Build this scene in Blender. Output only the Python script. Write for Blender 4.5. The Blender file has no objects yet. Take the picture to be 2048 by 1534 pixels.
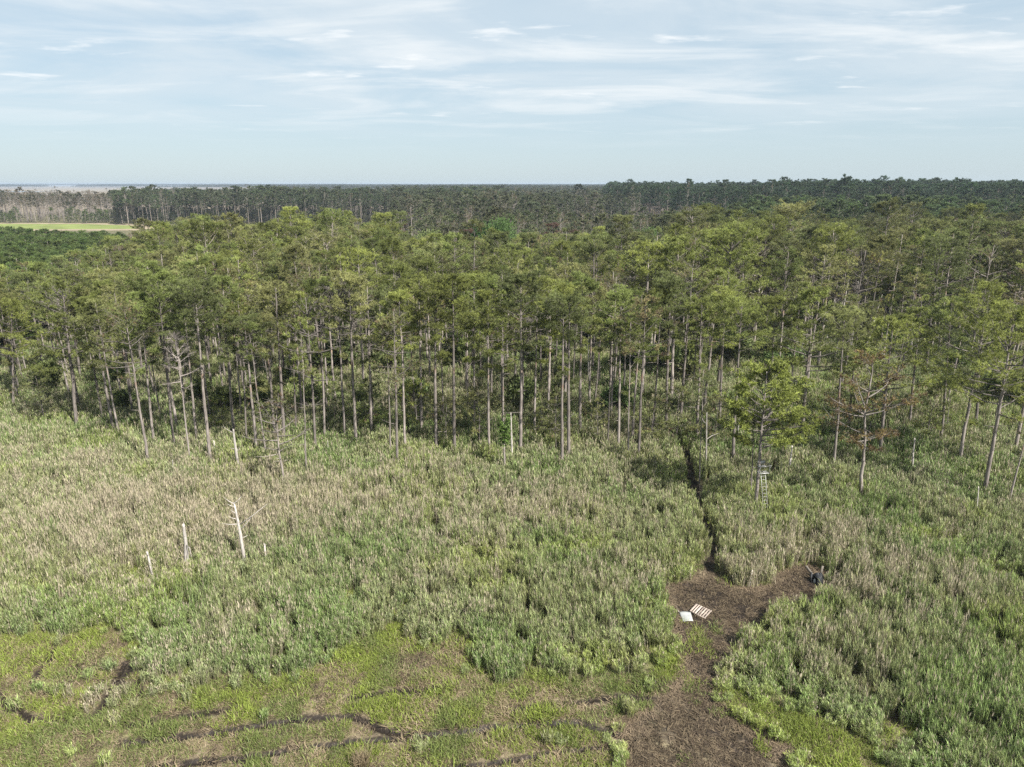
import bpy, math, random
import numpy as np
from mathutils import Vector, Matrix

scene = bpy.context.scene
col = scene.collection
rng = np.random.default_rng(7)
random.seed(7)

# ------------------------------------------------------------------ camera
CAM_H, PITCH, FPX = 30.0, math.atan(399 / 1365.0), 1365.0      # drone height (m), tilt, focal length in photo pixels
cam = bpy.data.cameras.new("camera")
cam.lens = 36.0 * FPX / 2048.0
cam.sensor_width = 36.0
cam.clip_start, cam.clip_end = 0.5, 40000
cam_o = bpy.data.objects.new("camera", cam)
cam_o.location = (0, 0, CAM_H)
cam_o.rotation_euler = (math.pi / 2 - PITCH, 0, 0)
col.objects.link(cam_o)
scene.camera = cam_o

# ------------------------------------------------------------------ sky, sun, exposure
SUN_AZ, SUN_EL = math.radians(133), math.radians(47)           # azimuth clockwise from +Y (the view direction)
SKY_STRENGTH, SUN_STRENGTH, EXPOSURE = 0.052, 5.0, 1.38
w = bpy.data.worlds.new("World"); scene.world = w; w.use_nodes = True
nt = w.node_tree; nt.nodes.clear()
def N(t, typ, **kw):
    n = t.nodes.new(typ)
    for k, v in kw.items(): setattr(n, k, v)
    return n
def math_n(t, op, a, b=None, c=None):
    n = N(t, 'ShaderNodeMath', operation=op)
    for i, v in enumerate((a, b, c)):
        if v is None: continue
        if isinstance(v, (int, float)): n.inputs[i].default_value = v
        else: t.links.new(v, n.inputs[i])
    return n.outputs[0]
def mixc(t, f, a, b, mode='MIX'):
    n = N(t, 'ShaderNodeMix', data_type='RGBA', blend_type=mode)
    for i, v in ((0, f), (6, a), (7, b)):
        if isinstance(v, (int, float)): n.inputs[i].default_value = v
        elif isinstance(v, tuple): n.inputs[i].default_value = (*v[:3], 1)
        else: t.links.new(v, n.inputs[i])
    return n.outputs[2]
def ramp(t, v, a, b, lo=0.0, hi=1.0, smooth=True):
    n = N(t, 'ShaderNodeMapRange', interpolation_type='SMOOTHSTEP' if smooth else 'LINEAR')
    t.links.new(v, n.inputs[0])
    for i, x in ((1, a), (2, b), (3, lo), (4, hi)): n.inputs[i].default_value = x
    return n.outputs[0]
def noise(t, vec, scale, detail=4, rough=0.55, dist=0.0):
    n = N(t, 'ShaderNodeTexNoise'); t.links.new(vec, n.inputs['Vector'])
    n.inputs['Scale'].default_value = scale; n.inputs['Detail'].default_value = detail
    n.inputs['Roughness'].default_value = rough; n.inputs['Distortion'].default_value = dist
    return n.outputs['Fac']
sky = N(nt, 'ShaderNodeTexSky', sky_type='NISHITA', sun_disc=False)
sky.sun_elevation, sky.sun_rotation = SUN_EL, SUN_AZ
sky.air_density, sky.dust_density, sky.ozone_density, sky.altitude = 1.0, 0.6, 2.0, 30
tc = N(nt, 'ShaderNodeTexCoord')
sep = N(nt, 'ShaderNodeSeparateXYZ'); nt.links.new(tc.outputs['Generated'], sep.inputs[0])
zz = math_n(nt, 'ADD', math_n(nt, 'MAXIMUM', sep.outputs[2], 0.0), 0.055)
comb = N(nt, 'ShaderNodeCombineXYZ')
nt.links.new(math_n(nt, 'DIVIDE', sep.outputs[0], zz), comb.inputs[0])
nt.links.new(math_n(nt, 'DIVIDE', sep.outputs[1], zz), comb.inputs[1])
cv = comb.outputs[0]
veil = ramp(nt, noise(nt, cv, 0.5, 7, 0.6, 0.8), 0.30, 0.66)
strm = N(nt, 'ShaderNodeMapping'); strm.inputs['Scale'].default_value = (0.62, 1.05, 1); strm.inputs['Location'].default_value = (3.1, 1.7, 0)
nt.links.new(cv, strm.inputs[0])
streak = ramp(nt, noise(nt, strm.outputs[0], 0.95, 8, 0.58, 0.5), 0.45, 0.68)
puff = ramp(nt, noise(nt, strm.outputs[0], 2.1, 6, 0.55, 0.2), 0.60, 0.72)
fade = ramp(nt, sep.outputs[2], 0.03, 0.14)
base = mixc(nt, 0.74, sky.outputs[0], (4.30, 5.35, 6.05))                   # thin even high veil
c1 = mixc(nt, math_n(nt, 'MULTIPLY', math_n(nt, 'MULTIPLY', veil, 0.62), fade), base, (5.9, 6.45, 6.80))
c2 = mixc(nt, math_n(nt, 'MULTIPLY', math_n(nt, 'MULTIPLY', streak, 0.75), fade), c1, (7.0, 7.30, 7.45))
c3 = mixc(nt, math_n(nt, 'MULTIPLY', math_n(nt, 'MULTIPLY', puff, 0.6), fade), c2, (8.1, 8.2, 8.2))
bg = N(nt, 'ShaderNodeBackground'); nt.links.new(c3, bg.inputs[0]); bg.inputs[1].default_value = SKY_STRENGTH
wo = N(nt, 'ShaderNodeOutputWorld'); nt.links.new(bg.outputs[0], wo.inputs[0])

sl = bpy.data.lights.new("sun", 'SUN'); sl.energy = SUN_STRENGTH; sl.angle = math.radians(0.8); sl.color = (1.0, 0.965, 0.90)
so = bpy.data.objects.new("sun", sl); col.objects.link(so)
sd = Vector((math.sin(SUN_AZ) * math.cos(SUN_EL), math.cos(SUN_AZ) * math.cos(SUN_EL), math.sin(SUN_EL)))
so.rotation_euler = sd.to_track_quat('Z', 'Y').to_euler(); so.location = (0, 0, 200)

vs = scene.view_settings
vs.view_transform = 'Standard'; vs.look = 'None'; vs.exposure = EXPOSURE; vs.gamma = 1.0; vs.use_curve_mapping = False
cy = scene.cycles
cy.max_bounces = 5; cy.diffuse_bounces = 3; cy.glossy_bounces = 1; cy.transmission_bounces = 3
cy.transparent_max_bounces = 4; cy.volume_bounces = 0; cy.caustics_reflective = False; cy.caustics_refractive = False
cy.sample_clamp_direct = 14; cy.sample_clamp_indirect = 4; cy.use_denoising = False; cy.use_adaptive_sampling = False
scene.render.use_persistent_data = False

# ------------------------------------------------------------------ helpers
CP, SP = math.cos(PITCH), math.sin(PITCH)
def ray(px, py):
    a, b = px - 1024.0, 767.0 - py
    return np.array([a, FPX * CP + b * SP, -FPX * SP + b * CP])
def at(px, py, z=0.0):
    "point of the place, z metres above the ground, that was measured at a photo pixel"
    d = ray(px, py); t = (z - CAM_H) / d[2]
    return d[0] * t, d[1] * t
def height_at(py, Y):
    d = ray(1024, py); return CAM_H + d[2] / d[1] * Y

class VNoise:
    def __init__(s, seed, n=256):
        s.g = np.random.default_rng(seed).random((n, n)); s.n = n
    def one(s, x, y):
        x0 = np.floor(x).astype(int); y0 = np.floor(y).astype(int); fx = x - x0; fy = y - y0
        fx = fx * fx * (3 - 2 * fx); fy = fy * fy * (3 - 2 * fy); n = s.n
        a = s.g[x0 % n, y0 % n]; b = s.g[(x0 + 1) % n, y0 % n]; c = s.g[x0 % n, (y0 + 1) % n]; d = s.g[(x0 + 1) % n, (y0 + 1) % n]
        return (a * (1 - fx) + b * fx) * (1 - fy) + (c * (1 - fx) + d * fx) * fy
    def __call__(s, x, y, wl, octv=3):
        x = np.asarray(x, float) / wl + 17.3; y = np.asarray(y, float) / wl + 5.7
        v, a, t = 0, 1.0, 0
        for k in range(octv):
            v = v + a * s.one(x * 2 ** k + 31 * k, y * 2 ** k + 11 * k); t += a; a *= 0.5
        return v / t
NZ = [VNoise(i + 1) for i in range(8)]
def sstep(x, a, b):
    t = np.clip((x - a) / (b - a), 0, 1); return t * t * (3 - 2 * t)
def in_poly(poly, x, y):
    r = np.zeros(x.shape, bool); n = len(poly)
    for i in range(n):
        x1, y1 = poly[i]; x2, y2 = poly[(i + 1) % n]
        if y1 == y2: continue
        c = ((y1 > y) != (y2 > y)) & (x < (x2 - x1) * (y - y1) / (y2 - y1) + x1); r ^= c
    return r
def line_dist(pl, x, y):
    d = np.full(x.shape, 1e9)
    for (x1, y1), (x2, y2) in zip(pl[:-1], pl[1:]):
        vx, vy = x2 - x1, y2 - y1; L = vx * vx + vy * vy + 1e-9
        t = np.clip(((x - x1) * vx + (y - y1) * vy) / L, 0, 1)
        d = np.minimum(d, np.hypot(x - x1 - t * vx, y - y1 - t * vy))
    return d
def poly_dist(poly, x, y):
    "signed: positive inside"
    d = line_dist(list(poly) + [poly[0]], x, y); return np.where(in_poly(poly, x, y), d, -d)

class MB:
    "collects triangles, then becomes one mesh"
    def __init__(s): s.v = []; s.f = []; s.m = []; s.a = {}; s.n = 0
    def add(s, V, F, mat=0, **attr):
        V = np.asarray(V, np.float32).reshape(-1, 3); F = np.asarray(F, np.int32).reshape(-1, 3)
        s.v.append(V); s.f.append(F + s.n); s.m.append(np.full(len(F), mat, np.int32))
        for k in ('rnd', 'dead'):
            s.a.setdefault(k, []).append(np.broadcast_to(np.asarray(attr.get(k, 0.5 if k == 'rnd' else 0.0), np.float32), (len(V),)))
        s.n += len(V)
    def tube(s, P, R, n=6, mat=0, cap=True, **attr):
        P = np.asarray(P, float); R = np.asarray(R, float); k = len(P)
        T = np.gradient(P, axis=0); T /= np.linalg.norm(T, axis=1)[:, None] + 1e-9
        ref = np.array([1.0, 0, 0]) if abs(T[0][0]) < 0.8 else np.array([0, 1.0, 0])
        U = np.cross(T, ref); U /= np.linalg.norm(U, axis=1)[:, None] + 1e-9; W = np.cross(T, U)
        an = np.arange(n) * 2 * np.pi / n
        V = (P[:, None] + R[:, None, None] * (np.cos(an)[None, :, None] * U[:, None] + np.sin(an)[None, :, None] * W[:, None])).reshape(-1, 3)
        i = np.arange(k - 1)[:, None] * n; j = np.arange(n)[None]; j2 = (j + 1) % n
        F = np.concatenate([np.stack([i + j, i + j2, i + n + j2], -1).reshape(-1, 3), np.stack([i + j, i + n + j2, i + n + j], -1).reshape(-1, 3)])
        if cap:
            V = np.vstack([V, P[-1], P[0]]); e = (k - 1) * n; jj = np.arange(n); c = k * n
            F = np.concatenate([F, np.stack([e + jj, e + (jj + 1) % n, np.full(n, c)], -1), np.stack([(jj + 1) % n, jj, np.full(n, c + 1)], -1)])
        s.add(V, F, mat, **attr)
    def box(s, c, size, R=None, mat=0):
        V = np.array([[x, y, z] for x in (-.5, .5) for y in (-.5, .5) for z in (-.5, .5)]) * np.array(size)
        if R is not None: V = V @ np.array(R).T
        V = V + np.array(c)
        s.add(V, [[0,1,3],[0,3,2],[4,6,7],[4,7,5],[0,4,5],[0,5,1],[2,3,7],[2,7,6],[0,2,6],[0,6,4],[1,5,7],[1,7,3]], mat)
    def mesh(s, name, mats, smooth=False):
        V = np.concatenate(s.v); F = np.concatenate(s.f); M = np.concatenate(s.m)
        me = bpy.data.meshes.new(name)
        me.vertices.add(len(V)); me.vertices.foreach_set('co', V.ravel())
        me.loops.add(F.size); me.loops.foreach_set('vertex_index', F.ravel())
        me.polygons.add(len(F)); me.polygons.foreach_set('loop_start', np.arange(0, F.size, 3, dtype=np.int32))
        me.polygons.foreach_set('material_index', M)
        if smooth: me.polygons.foreach_set('use_smooth', np.ones(len(F), bool))
        for m in mats: me.materials.append(m)
        for k in ('rnd', 'dead'):
            at_ = me.attributes.new(k, 'FLOAT', 'POINT'); at_.data.foreach_set('value', np.concatenate(s.a[k]))
        me.update(); me.validate(); return me

def obj(name, mesh, parent=None, loc=None, rot=None):
    o = bpy.data.objects.new(name, mesh); col.objects.link(o)
    if parent: o.parent = parent
    if loc is not None: o.location = loc
    if rot is not None: o.rotation_euler = rot
    return o
def tag(o, label, cat=None, group=None, kind=None):
    o['label'] = label
    if cat: o['category'] = cat
    if group: o['group'] = group
    if kind: o['kind'] = kind
    return o

# ------------------------------------------------------------------ materials
def material(name):
    m = bpy.data.materials.new(name); m.use_nodes = True; t = m.node_tree; t.nodes.clear()
    out = N(t, 'ShaderNodeOutputMaterial'); return m, t, out
def attr(t, name, typ='GEOMETRY'):
    return N(t, 'ShaderNodeAttribute', attribute_name=name, attribute_type=typ)
def objcoord(t): return N(t, 'ShaderNodeTexCoord').outputs['Object']
def leafy(name, deadcol, transl=0.28, lo=0.65, hi=1.35, rough=0.55, spec=0.25):
    "foliage: colour of the plant (tint) with leaf to leaf variation, dead pieces in their own colour"
    m, t, out = material(name)
    tint = attr(t, 'tint', 'INSTANCER').outputs['Color']
    c = mixc(t, attr(t, 'dead').outputs['Fac'], tint, deadcol)
    r = attr(t, 'rnd').outputs['Fac']
    k = N(t, 'ShaderNodeMapRange'); t.links.new(r, k.inputs[0]); k.inputs[3].default_value = lo; k.inputs[4].default_value = hi
    sc = N(t, 'ShaderNodeVectorMath', operation='SCALE'); t.links.new(c, sc.inputs[0]); t.links.new(k.outputs[0], sc.inputs['Scale'])
    p = N(t, 'ShaderNodeBsdfPrincipled'); t.links.new(sc.outputs[0], p.inputs['Base Color'])
    p.inputs['Roughness'].default_value = rough; p.inputs['Specular IOR Level'].default_value = spec
    tr = N(t, 'ShaderNodeBsdfTranslucent'); t.links.new(sc.outputs[0], tr.inputs[0])
    mx = N(t, 'ShaderNodeMixShader'); mx.inputs[0].default_value = transl
    t.links.new(p.outputs[0], mx.inputs[1]); t.links.new(tr.outputs[0], mx.inputs[2]); t.links.new(mx.outputs[0], out.inputs[0])
    return m
def woody(name, a, b, stretch=(6, 6, 0.9), rough=0.9, bump=0.25, spots=None):
    m, t, out = material(name)
    mp = N(t, 'ShaderNodeMapping'); mp.inputs['Scale'].default_value = stretch; t.links.new(objcoord(t), mp.inputs[0])
    n1 = noise(t, mp.outputs[0], 1.6, 5, 0.65)
    n2 = noise(t, objcoord(t), 0.35, 3, 0.6)
    c = mixc(t, ramp(t, n1, 0.3, 0.7), a, b)
    if spots: c = mixc(t, ramp(t, n2, 0.56, 0.68), c, spots)
    oi = N(t, 'ShaderNodeObjectInfo')
    k = N(t, 'ShaderNodeMapRange'); t.links.new(oi.outputs['Random'], k.inputs[0]); k.inputs[3].default_value = 0.6; k.inputs[4].default_value = 1.4
    sc = N(t, 'ShaderNodeVectorMath', operation='SCALE'); t.links.new(c, sc.inputs[0]); t.links.new(k.outputs[0], sc.inputs['Scale'])
    p = N(t, 'ShaderNodeBsdfPrincipled'); t.links.new(sc.outputs[0], p.inputs['Base Color'])
    p.inputs['Roughness'].default_value = rough; p.inputs['Specular IOR Level'].default_value = 0.15
    if bump:
        bn = N(t, 'ShaderNodeBump'); bn.inputs['Strength'].default_value = bump; bn.inputs['Distance'].default_value = 0.03
        t.links.new(n1, bn.inputs['Height']); t.links.new(bn.outputs[0], p.inputs['Normal'])
    t.links.new(p.outputs[0], out.inputs[0]); return m
M_needle = leafy('pine_needles', (0.16, 0.11, 0.07), 0.36, 0.42, 1.62)
M_leaf = leafy('broad_leaves', (0.2, 0.12, 0.07), 0.35, 0.6, 1.4)
M_reed = leafy('reed', (0.325, 0.282, 0.205), 0.24, 0.42, 1.6, 0.5, 0.3)
M_grass = leafy('marsh_grass', (0.26, 0.205, 0.13), 0.36, 0.6, 1.35, 0.5, 0.25)
M_bark = woody('pine_bark', (0.095, 0.080, 0.071), (0.245, 0.215, 0.192), spots=(0.21, 0.14, 0.10))
M_deadwood = woody('dead_wood', (0.19, 0.168, 0.15), (0.45, 0.415, 0.38), (9, 9, 1.2), .95, .4)
M_twig = woody('grey_twigs', (0.12, 0.102, 0.092), (0.21, 0.185, 0.168), bump=0)
M_limb = woody('limb_bark', (0.062, 0.054, 0.048), (0.140, 0.124, 0.110), bump=0)
M_plank = woody('raw_lumber', (0.27, 0.215, 0.18), (0.37, 0.31, 0.265), (1.5, 14, 14), 0.8, 0.1)
M_grey_board = woody('weathered_board', (0.07, 0.06, 0.05), (0.17, 0.15, 0.125), (12, 12, 1.2), 0.9, 0.2)

def ground_material():
    m, t, out = material('marsh_ground')
    P = objcoord(t)
    mud = attr(t, 'mud').outputs['Fac']; mat_ = attr(t, 'matted').outputs['Fac']; far = attr(t, 'marsh').outputs['Fac']; wet = attr(t, 'wet').outputs['Fac']
    nf = noise(t, P, 5.5, 8, 0.72); nm = noise(t, P, 0.9, 5, 0.6); nb = noise(t, P, 0.02, 5, 0.6)
    soil = mixc(t, ramp(t, nf, 0.35, 0.7), (0.030, 0.023, 0.017), (0.09, 0.07, 0.05))
    straw = mixc(t, ramp(t, nf, 0.3, 0.65), (0.075, 0.058, 0.038), (0.22, 0.178, 0.118))
    green = mixc(t, ramp(t, nf, 0.3, 0.7), (0.05, 0.06, 0.02), (0.14, 0.15, 0.05))
    c = mixc(t, ramp(t, nm, 0.4, 0.62), soil, green)
    c = mixc(t, math_n(t, 'MULTIPLY', mat_, ramp(t, nm, 0.25, 0.6, 0.35, 1.0)), c, straw)
    mudc = mixc(t, ramp(t, nf, 0.50, 0.66), mixc(t, ramp(t, nm, 0.35, 0.65), (0.019, 0.0135, 0.0095), (0.045, 0.032, 0.023)), (0.14, 0.104, 0.075))
    c = mixc(t, mud, c, mudc)
    c = mixc(t, math_n(t, 'MULTIPLY', wet, ramp(t, nf, .72, .5)), c, (0.014, 0.0105, 0.008))
    tan = mixc(t, ramp(t, nb, 0.38, 0.62), (0.15, 0.12, 0.083), (0.20, 0.165, 0.118))
    c = mixc(t, far, c, tan)
    p = N(t, 'ShaderNodeBsdfPrincipled'); t.links.new(c, p.inputs['Base Color']); t.links.new(ramp(t, wet, 0, 1, .88, .5), p.inputs['Roughness'])
    p.inputs['Specular IOR Level'].default_value = 0.2
    bn = N(t, 'ShaderNodeBump'); bn.inputs['Strength'].default_value = 0.7; bn.inputs['Distance'].default_value = 0.06
    t.links.new(nf, bn.inputs['Height']); t.links.new(bn.outputs[0], p.inputs['Normal'])
    t.links.new(p.outputs[0], out.inputs[0]); return m
M_ground = ground_material()
def plain(name, c, rough=0.6, spec=0.3, var=0.25, metal=0.0, scale=4.0):
    m, t, out = material(name)
    n = noise(t, objcoord(t), scale, 5, 0.65)
    cc = mixc(t, ramp(t, n, 0.3, 0.7), tuple(x * (1 - var) for x in c), tuple(x * (1 + var) for x in c))
    p = N(t, 'ShaderNodeBsdfPrincipled'); t.links.new(cc, p.inputs['Base Color']); p.inputs['Roughness'].default_value = rough
    p.inputs['Specular IOR Level'].default_value = spec; p.inputs['Metallic'].default_value = metal
    t.links.new(p.outputs[0], out.inputs[0]); return m
M_white = plain('weathered_white_panel', (0.27, 0.275, 0.265), 0.55, 0.3, 0.14, scale=3)
M_metal = plain('pale_grey_metal', (0.33, 0.325, 0.31), 0.45, 0.5, 0.15, 0.2)
M_black = plain('dark_plastic', (0.014, 0.015, 0.017), 0.6, 0.3, 0.4)
M_field = plain('green_field', (0.135, 0.16, 0.05), 0.9, 0.1, 0.25, scale=0.05)
M_sandy = plain('bare_field_edge', (0.23, 0.185, 0.13), 0.9, 0.1, 0.2, scale=0.05)
M_water = plain('far_water', (0.10, 0.14, 0.18), 0.12, 0.5, 0.1)

# ------------------------------------------------------------------ layout of the marsh (metres, measured from the photo)
def PX(pts, z=0.0): return [at(p[0], p[1], p[2] if len(p) > 2 else z) for p in pts]
CLEAR = PX([(1328,1166),(1336,1190),(1338,1240),(1350,1288),(1366,1335),(1352,1362),(1330,1384),(1285,1425),(1243,1468),(1226,1545),(1215,1640),
            (1690,1640),(1606,1540),(1570,1508),(1522,1468),(1484,1430),(1446,1392),(1436,1362),(1462,1322),(1482,1282),(1506,1264),
            (1520,1290,1.2),(1545,1250,1.2),(1542,1215,1.2),(1560,1196,1.2),(1596,1196,.6),(1612,1200,.3),(1650,1202,.2),(1668,1180),(1652,1146),(1640,1124),(1596,1124),(1562,1140),(1530,1160),
            (1506,1176),(1470,1172),(1440,1160),(1428,1140),(1416,1136),(1404,1152),(1372,1160)])
STRAWSTRIP = PX([(1520,1262),(1545,1272),(1590,1298),(1580,1300),(1530,1282)])
SHORT = PX([(-200,1236),(0,1268),(150,1262),(210,1250),(285,1290),(300,1345),(400,1362),(560,1356),(640,1330),(690,1300),(730,1250),(800,1248),(850,1280),(905,1270),(950,1300),(985,1350),
            (1150,1346),(1290,1340),(1368,1318),(1364,1362),(1330,1384),(1285,1425),(1243,1468),(1226,1545),(1200,1700),(-400,1700)])
LIMEBAND = PX([(1432,1352),(1500,1384),(1580,1408),(1660,1436),(1740,1476),(1850,1545),(1960,1640),(1690,1640),(1606,1540),(1570,1508),(1522,1468),(1484,1430),(1446,1392)])
RIGHTSHORT = PX([(1800,1052),(1850,1058),(1950,1108),(2048,1146),(2200,1190),(2300,1500),(2048,1400),(1990,1330),(1965,1240),(1900,1165),(1850,1110)])
LIMESPOTS = [(965,1122,70,22,.9),(1150,1112,70,14,.8),(985,1192,40,14,.7),(905,1300,46,14,1.),(1350,1330,40,22,.9),(880,1150,40,12,.6),(760,1290,50,18,.6),(330,1165,60,12,.5),(100,1195,90,14,.6),(1870,1090,60,16,.9),(1980,1150,70,18,.8),(1660,1040,50,10,.4),(1560,1105,60,8,.5),(1180,1330,90,18,.7),(1700,1480,60,20,.7)]
MUDSPOTS = [(850,1318,62,26),(1660,1345,24,6),(250,1292,30,8),(630,1385,18,8),(455,1370,16,10),(830,1395,55,8),(1640,1490,30,10)]
TRAIL = PX([(1420,1136),(1424,1110),(1421,1085),(1413,1045,.4),(1402,1010,.6),(1388,968,.8),(1382,930,1),(1372,895,1),(1340,862,1),(1290,838,1),(1240,822,1)])
SLOTS = [(PX([(868,960),(872,1010),(878,1050),(876,1088)], .9), .34), (PX([(889,985),(892,1008)], .9), .22), (PX([(1176,1030),(1178,1082)], .7), .30), (PX([(1466,1292),(1472,1330),(1477,1392)], .4), .22),
         (PX([(1640,1392),(1646,1420),(1650,1462)], .4), .3), (PX([(1695,1330),(1700,1360)], .5), .25), (PX([(1988,1228),(1992,1275),(1996,1335)], .2), .3), (PX([(1886,1470),(1892,1505)], .4), .25),
         (PX([(1670,1135),(1674,1165)], .5), .25), (PX([(1590,1330),(1600,1395)], .4), .2), (PX([(620,1260),(640,1310)], .4), .2)]
RUTS = [([(250,1484),(330,1478),(420,1468),(560,1446),(640,1436),(690,1434),(725,1442),(760,1457),(830,1473),(900,1468),(980,1458),(1080,1449),(1160,1446),(1205,1458),(1250,1474),(1300,1480)], .17, .18),
        ([(300,1534),(420,1524),(540,1507),(640,1495),(760,1479),(830,1474)], .12, .14), ([(880,1540),(1000,1524),(1100,1510),(1180,1498),(1260,1488)], .10, .12),
        ([(-60,1375),(0,1392),(20,1412),(48,1432),(70,1444),(130,1447)], .14, .14), ([(250,1326),(232,1362),(210,1405),(182,1440)], .13, .14),
        ([(110,1300),(92,1328),(64,1366)], .14, .12), ([(200,1316),(178,1345)], .12, .1), ([(155,1330),(135,1372)], .12, .1), ([(288,1300),(282,1345),(276,1400)], .12, .1), ([(268,1322),(240,1378)], .1, .08),
        ([(250,1450),(360,1436),(470,1420)], .1, .06), ([(700,1400),(800,1382),(880,1380)], .12, .06), ([(1020,1420),(1160,1405),(1250,1392),(1330,1400)], .12, .06),
        ([(1370,1290),(1385,1330),(1400,1380),(1380,1440),(1350,1520)], .35, .06), ([(1440,1290),(1410,1340),(1425,1400),(1470,1470)], .3, .05)]
RUTS = [(PX(a), b, c) for a, b, c in RUTS]
def ell(px, py, rx, ry, z=0.0):
    c = at(px, py, z); e = at(px + rx, py, z); f0 = at(px, py - ry, z); f1 = at(px, py + ry, z)
    return c[0], 0.5 * (f0[1] + f1[1]), abs(e[0] - c[0]), 0.5 * abs(f0[1] - f1[1])
def gauss(e, x, y): return np.exp(-((x - e[0]) / e[2]) ** 2 - ((y - e[1]) / e[3]) ** 2)
E_LIME = [(ell(*q[:4]), q[4]) for q in LIMESPOTS]; E_MUD = [ell(*q) for q in MUDSPOTS]
E_STRAW = [(ell(430,1010,520,95,1.8), 1.0), (ell(150,930,250,50,1.8), .55), (ell(1040,1000,160,60,1.8), .55), (ell(1620,1075,170,40,1.5), .65), (ell(1790,1140,160,40,1.2), .6), (ell(1500,1150,90,25,.6), .9),
           (ell(1720,1190,110,18,.4), .8), (ell(1640,1310,160,60,1.2), .15), (ell(520,880,80,30,1.8), .5), (ell(880,1210,220,40,1.2), .25), (ell(230,1370,90,60,.2), .6)]
def zones(x, y):
    "what grows where: returns a dict of 0..1 fields"
    wx = x + (NZ[0](x, y, 1.9) - .5) * 1.9; wy = y + (NZ[1](x, y, 1.9) - .5) * 1.9
    z = {}
    clear = sstep(poly_dist(CLEAR, wx, wy), -.15, .25)
    trail_w = np.where(y > at(1400, 1000)[1], .62, .50)
    trail = 1 - sstep(line_dist(TRAIL, x + (NZ[0](x, y, 1.3) - .5) * .5, y), trail_w - .12, trail_w + .12)
    slot = np.zeros_like(x)
    for pl, wd in SLOTS: slot = np.maximum(slot, (1 - sstep(line_dist(pl, x + (NZ[0](x, y, 1.3) - .5) * .9, y), wd * .6, wd * .6 + .3)) * sstep(NZ[5](x, y, 1.5), .25, .42))
    rut = np.zeros_like(x); rutd = np.zeros_like(x)
    for pl, wd, dp in RUTS:
        q = 1 - sstep(line_dist(pl, x, y + (NZ[2](x, y, 1.1) - .5) * .35), wd * .6, wd * 1.5)
        rut = np.maximum(rut, 1 - sstep(line_dist(pl, x, y + (NZ[2](x, y, 1.1) - .5) * .35), wd * .8, wd + .30)); rutd = np.maximum(rutd, q * dp)
    short = np.maximum(sstep(poly_dist(SHORT, wx, wy) + (NZ[4](x, y, 1.2) - .5) * 2.2, -.6, .9), np.maximum(sstep(poly_dist(LIMEBAND, wx, wy) + (NZ[4](x, y, 1.6) - .5) * 3.0, -.4, .8), .85 * sstep(poly_dist(RIGHTSHORT, wx, wy), -.4, 1.2) * sstep(NZ[4](x, y, 5), .38, .55)))
    limeb = sstep(poly_dist(LIMEBAND, wx, wy), -.3, .5)
    lime = np.zeros_like(x)
    for e, k in E_LIME: lime = np.maximum(lime, k * gauss(e, wx, wy))
    mudsp = np.zeros_like(x)
    for e in E_MUD: mudsp = np.maximum(mudsp, gauss(e, wx, wy))
    mudsp = mudsp * sstep(NZ[3](x, y, 1.4), .38, .58)
    strip = sstep(poly_dist(STRAWSTRIP, wx, wy), -.3, .2)
    rutx = np.zeros_like(x)
    for pl, wd, dp in RUTS: rutx = np.maximum(rutx, 1 - sstep(line_dist(pl, x, y), wd + .16, wd + .36))
    z.update(rutx=rutx, clear=clear, trail=trail, slot=slot, rut=rut, rutd=rutd, short=short, limeb=limeb, lime=lime, mudsp=mudsp, strip=strip)
    z['bare'] = np.maximum.reduce([clear, trail, slot * .95, mudsp, strip])
    return z

# ------------------------------------------------------------------ ground: one sheet to the horizon, finer where it is near
def axis(a, b, step, end, k=1.16):
    core = list(np.arange(a, b + step / 2, step)); s = step; hi = [core[-1]]; lo = [core[0]]
    while hi[-1] < end: s = min(s * k, 900); hi.append(hi[-1] + s)
    s = step
    while lo[-1] > -end: s = min(s * k, 900); lo.append(lo[-1] - s)
    return np.array(lo[:0:-1] + core + hi[1:])
gx = axis(-36, 36, .17, 11000)
gy0 = np.arange(24, 47, .11); gyr = axis(47, 92, .28, 11000); gy = np.concatenate([axis(24, 24.1, .11, 11000)[:-1], gyr]); gy = np.concatenate([gy[gy < 23.9], gy0, gyr[gyr >= 47]])
GX, GY = np.meshgrid(gx, gy, indexing='ij'); fxx, fyy = GX.ravel(), GY.ravel()
Zn = zones(fxx, fyy)
near = (np.abs(fxx) < 140) & (fyy > 0) & (fyy < 160)
gz = np.where(near, (NZ[5](fxx, fyy, 3.0, 3) - .5) * .22 + (NZ[6](fxx, fyy, .7, 2) - .5) * .10 - Zn['rutd'] - .06 * Zn['clear'] - .10 * Zn['trail'], 0)
gm = np.clip(np.maximum.reduce([Zn['clear'], Zn['trail'], Zn['slot'], Zn['rut'], Zn['mudsp'] * .9]), 0, 1)
DD = np.hypot(fxx, fyy); AZ = fxx / np.maximum(fyy, 1)
edge = 1 - sstep(np.abs(poly_dist(CLEAR, fxx, fyy)), .1, 1.0)
dryness = Zn['clear'] * (1 - sstep(fyy, at(1400, 1500)[1], at(1400, 1330)[1]))
matted = np.clip(np.maximum(.8 * dryness + Zn['short'] * sstep(NZ[4](fxx, fyy, 2.6), .36, .6) + Zn['strip'], np.maximum(edge * .9, .35)), 0, 1)
open_mud = Zn['clear'] * sstep(fyy, at(1400, 1330)[1] , at(1400, 1440)[1])      # lower, drier part of the clearing
dry = Zn['clear'] * (1 - sstep(fyy, at(1400, 1500)[1], at(1400, 1330)[1]))
gm = gm * (1 - .8 * dry * sstep(NZ[2](fxx, fyy, 1.8), .40, .60)) * (1 - .75 * edge * Zn['clear'] * sstep(NZ[2](fxx, fyy, 1.2), .35, .6))
marsh = sstep(fyy, 640, 900) * (fyy > 0)
matted = np.where(fyy > 300, .25, matted)
ni, nj = len(gx), len(gy)
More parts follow.
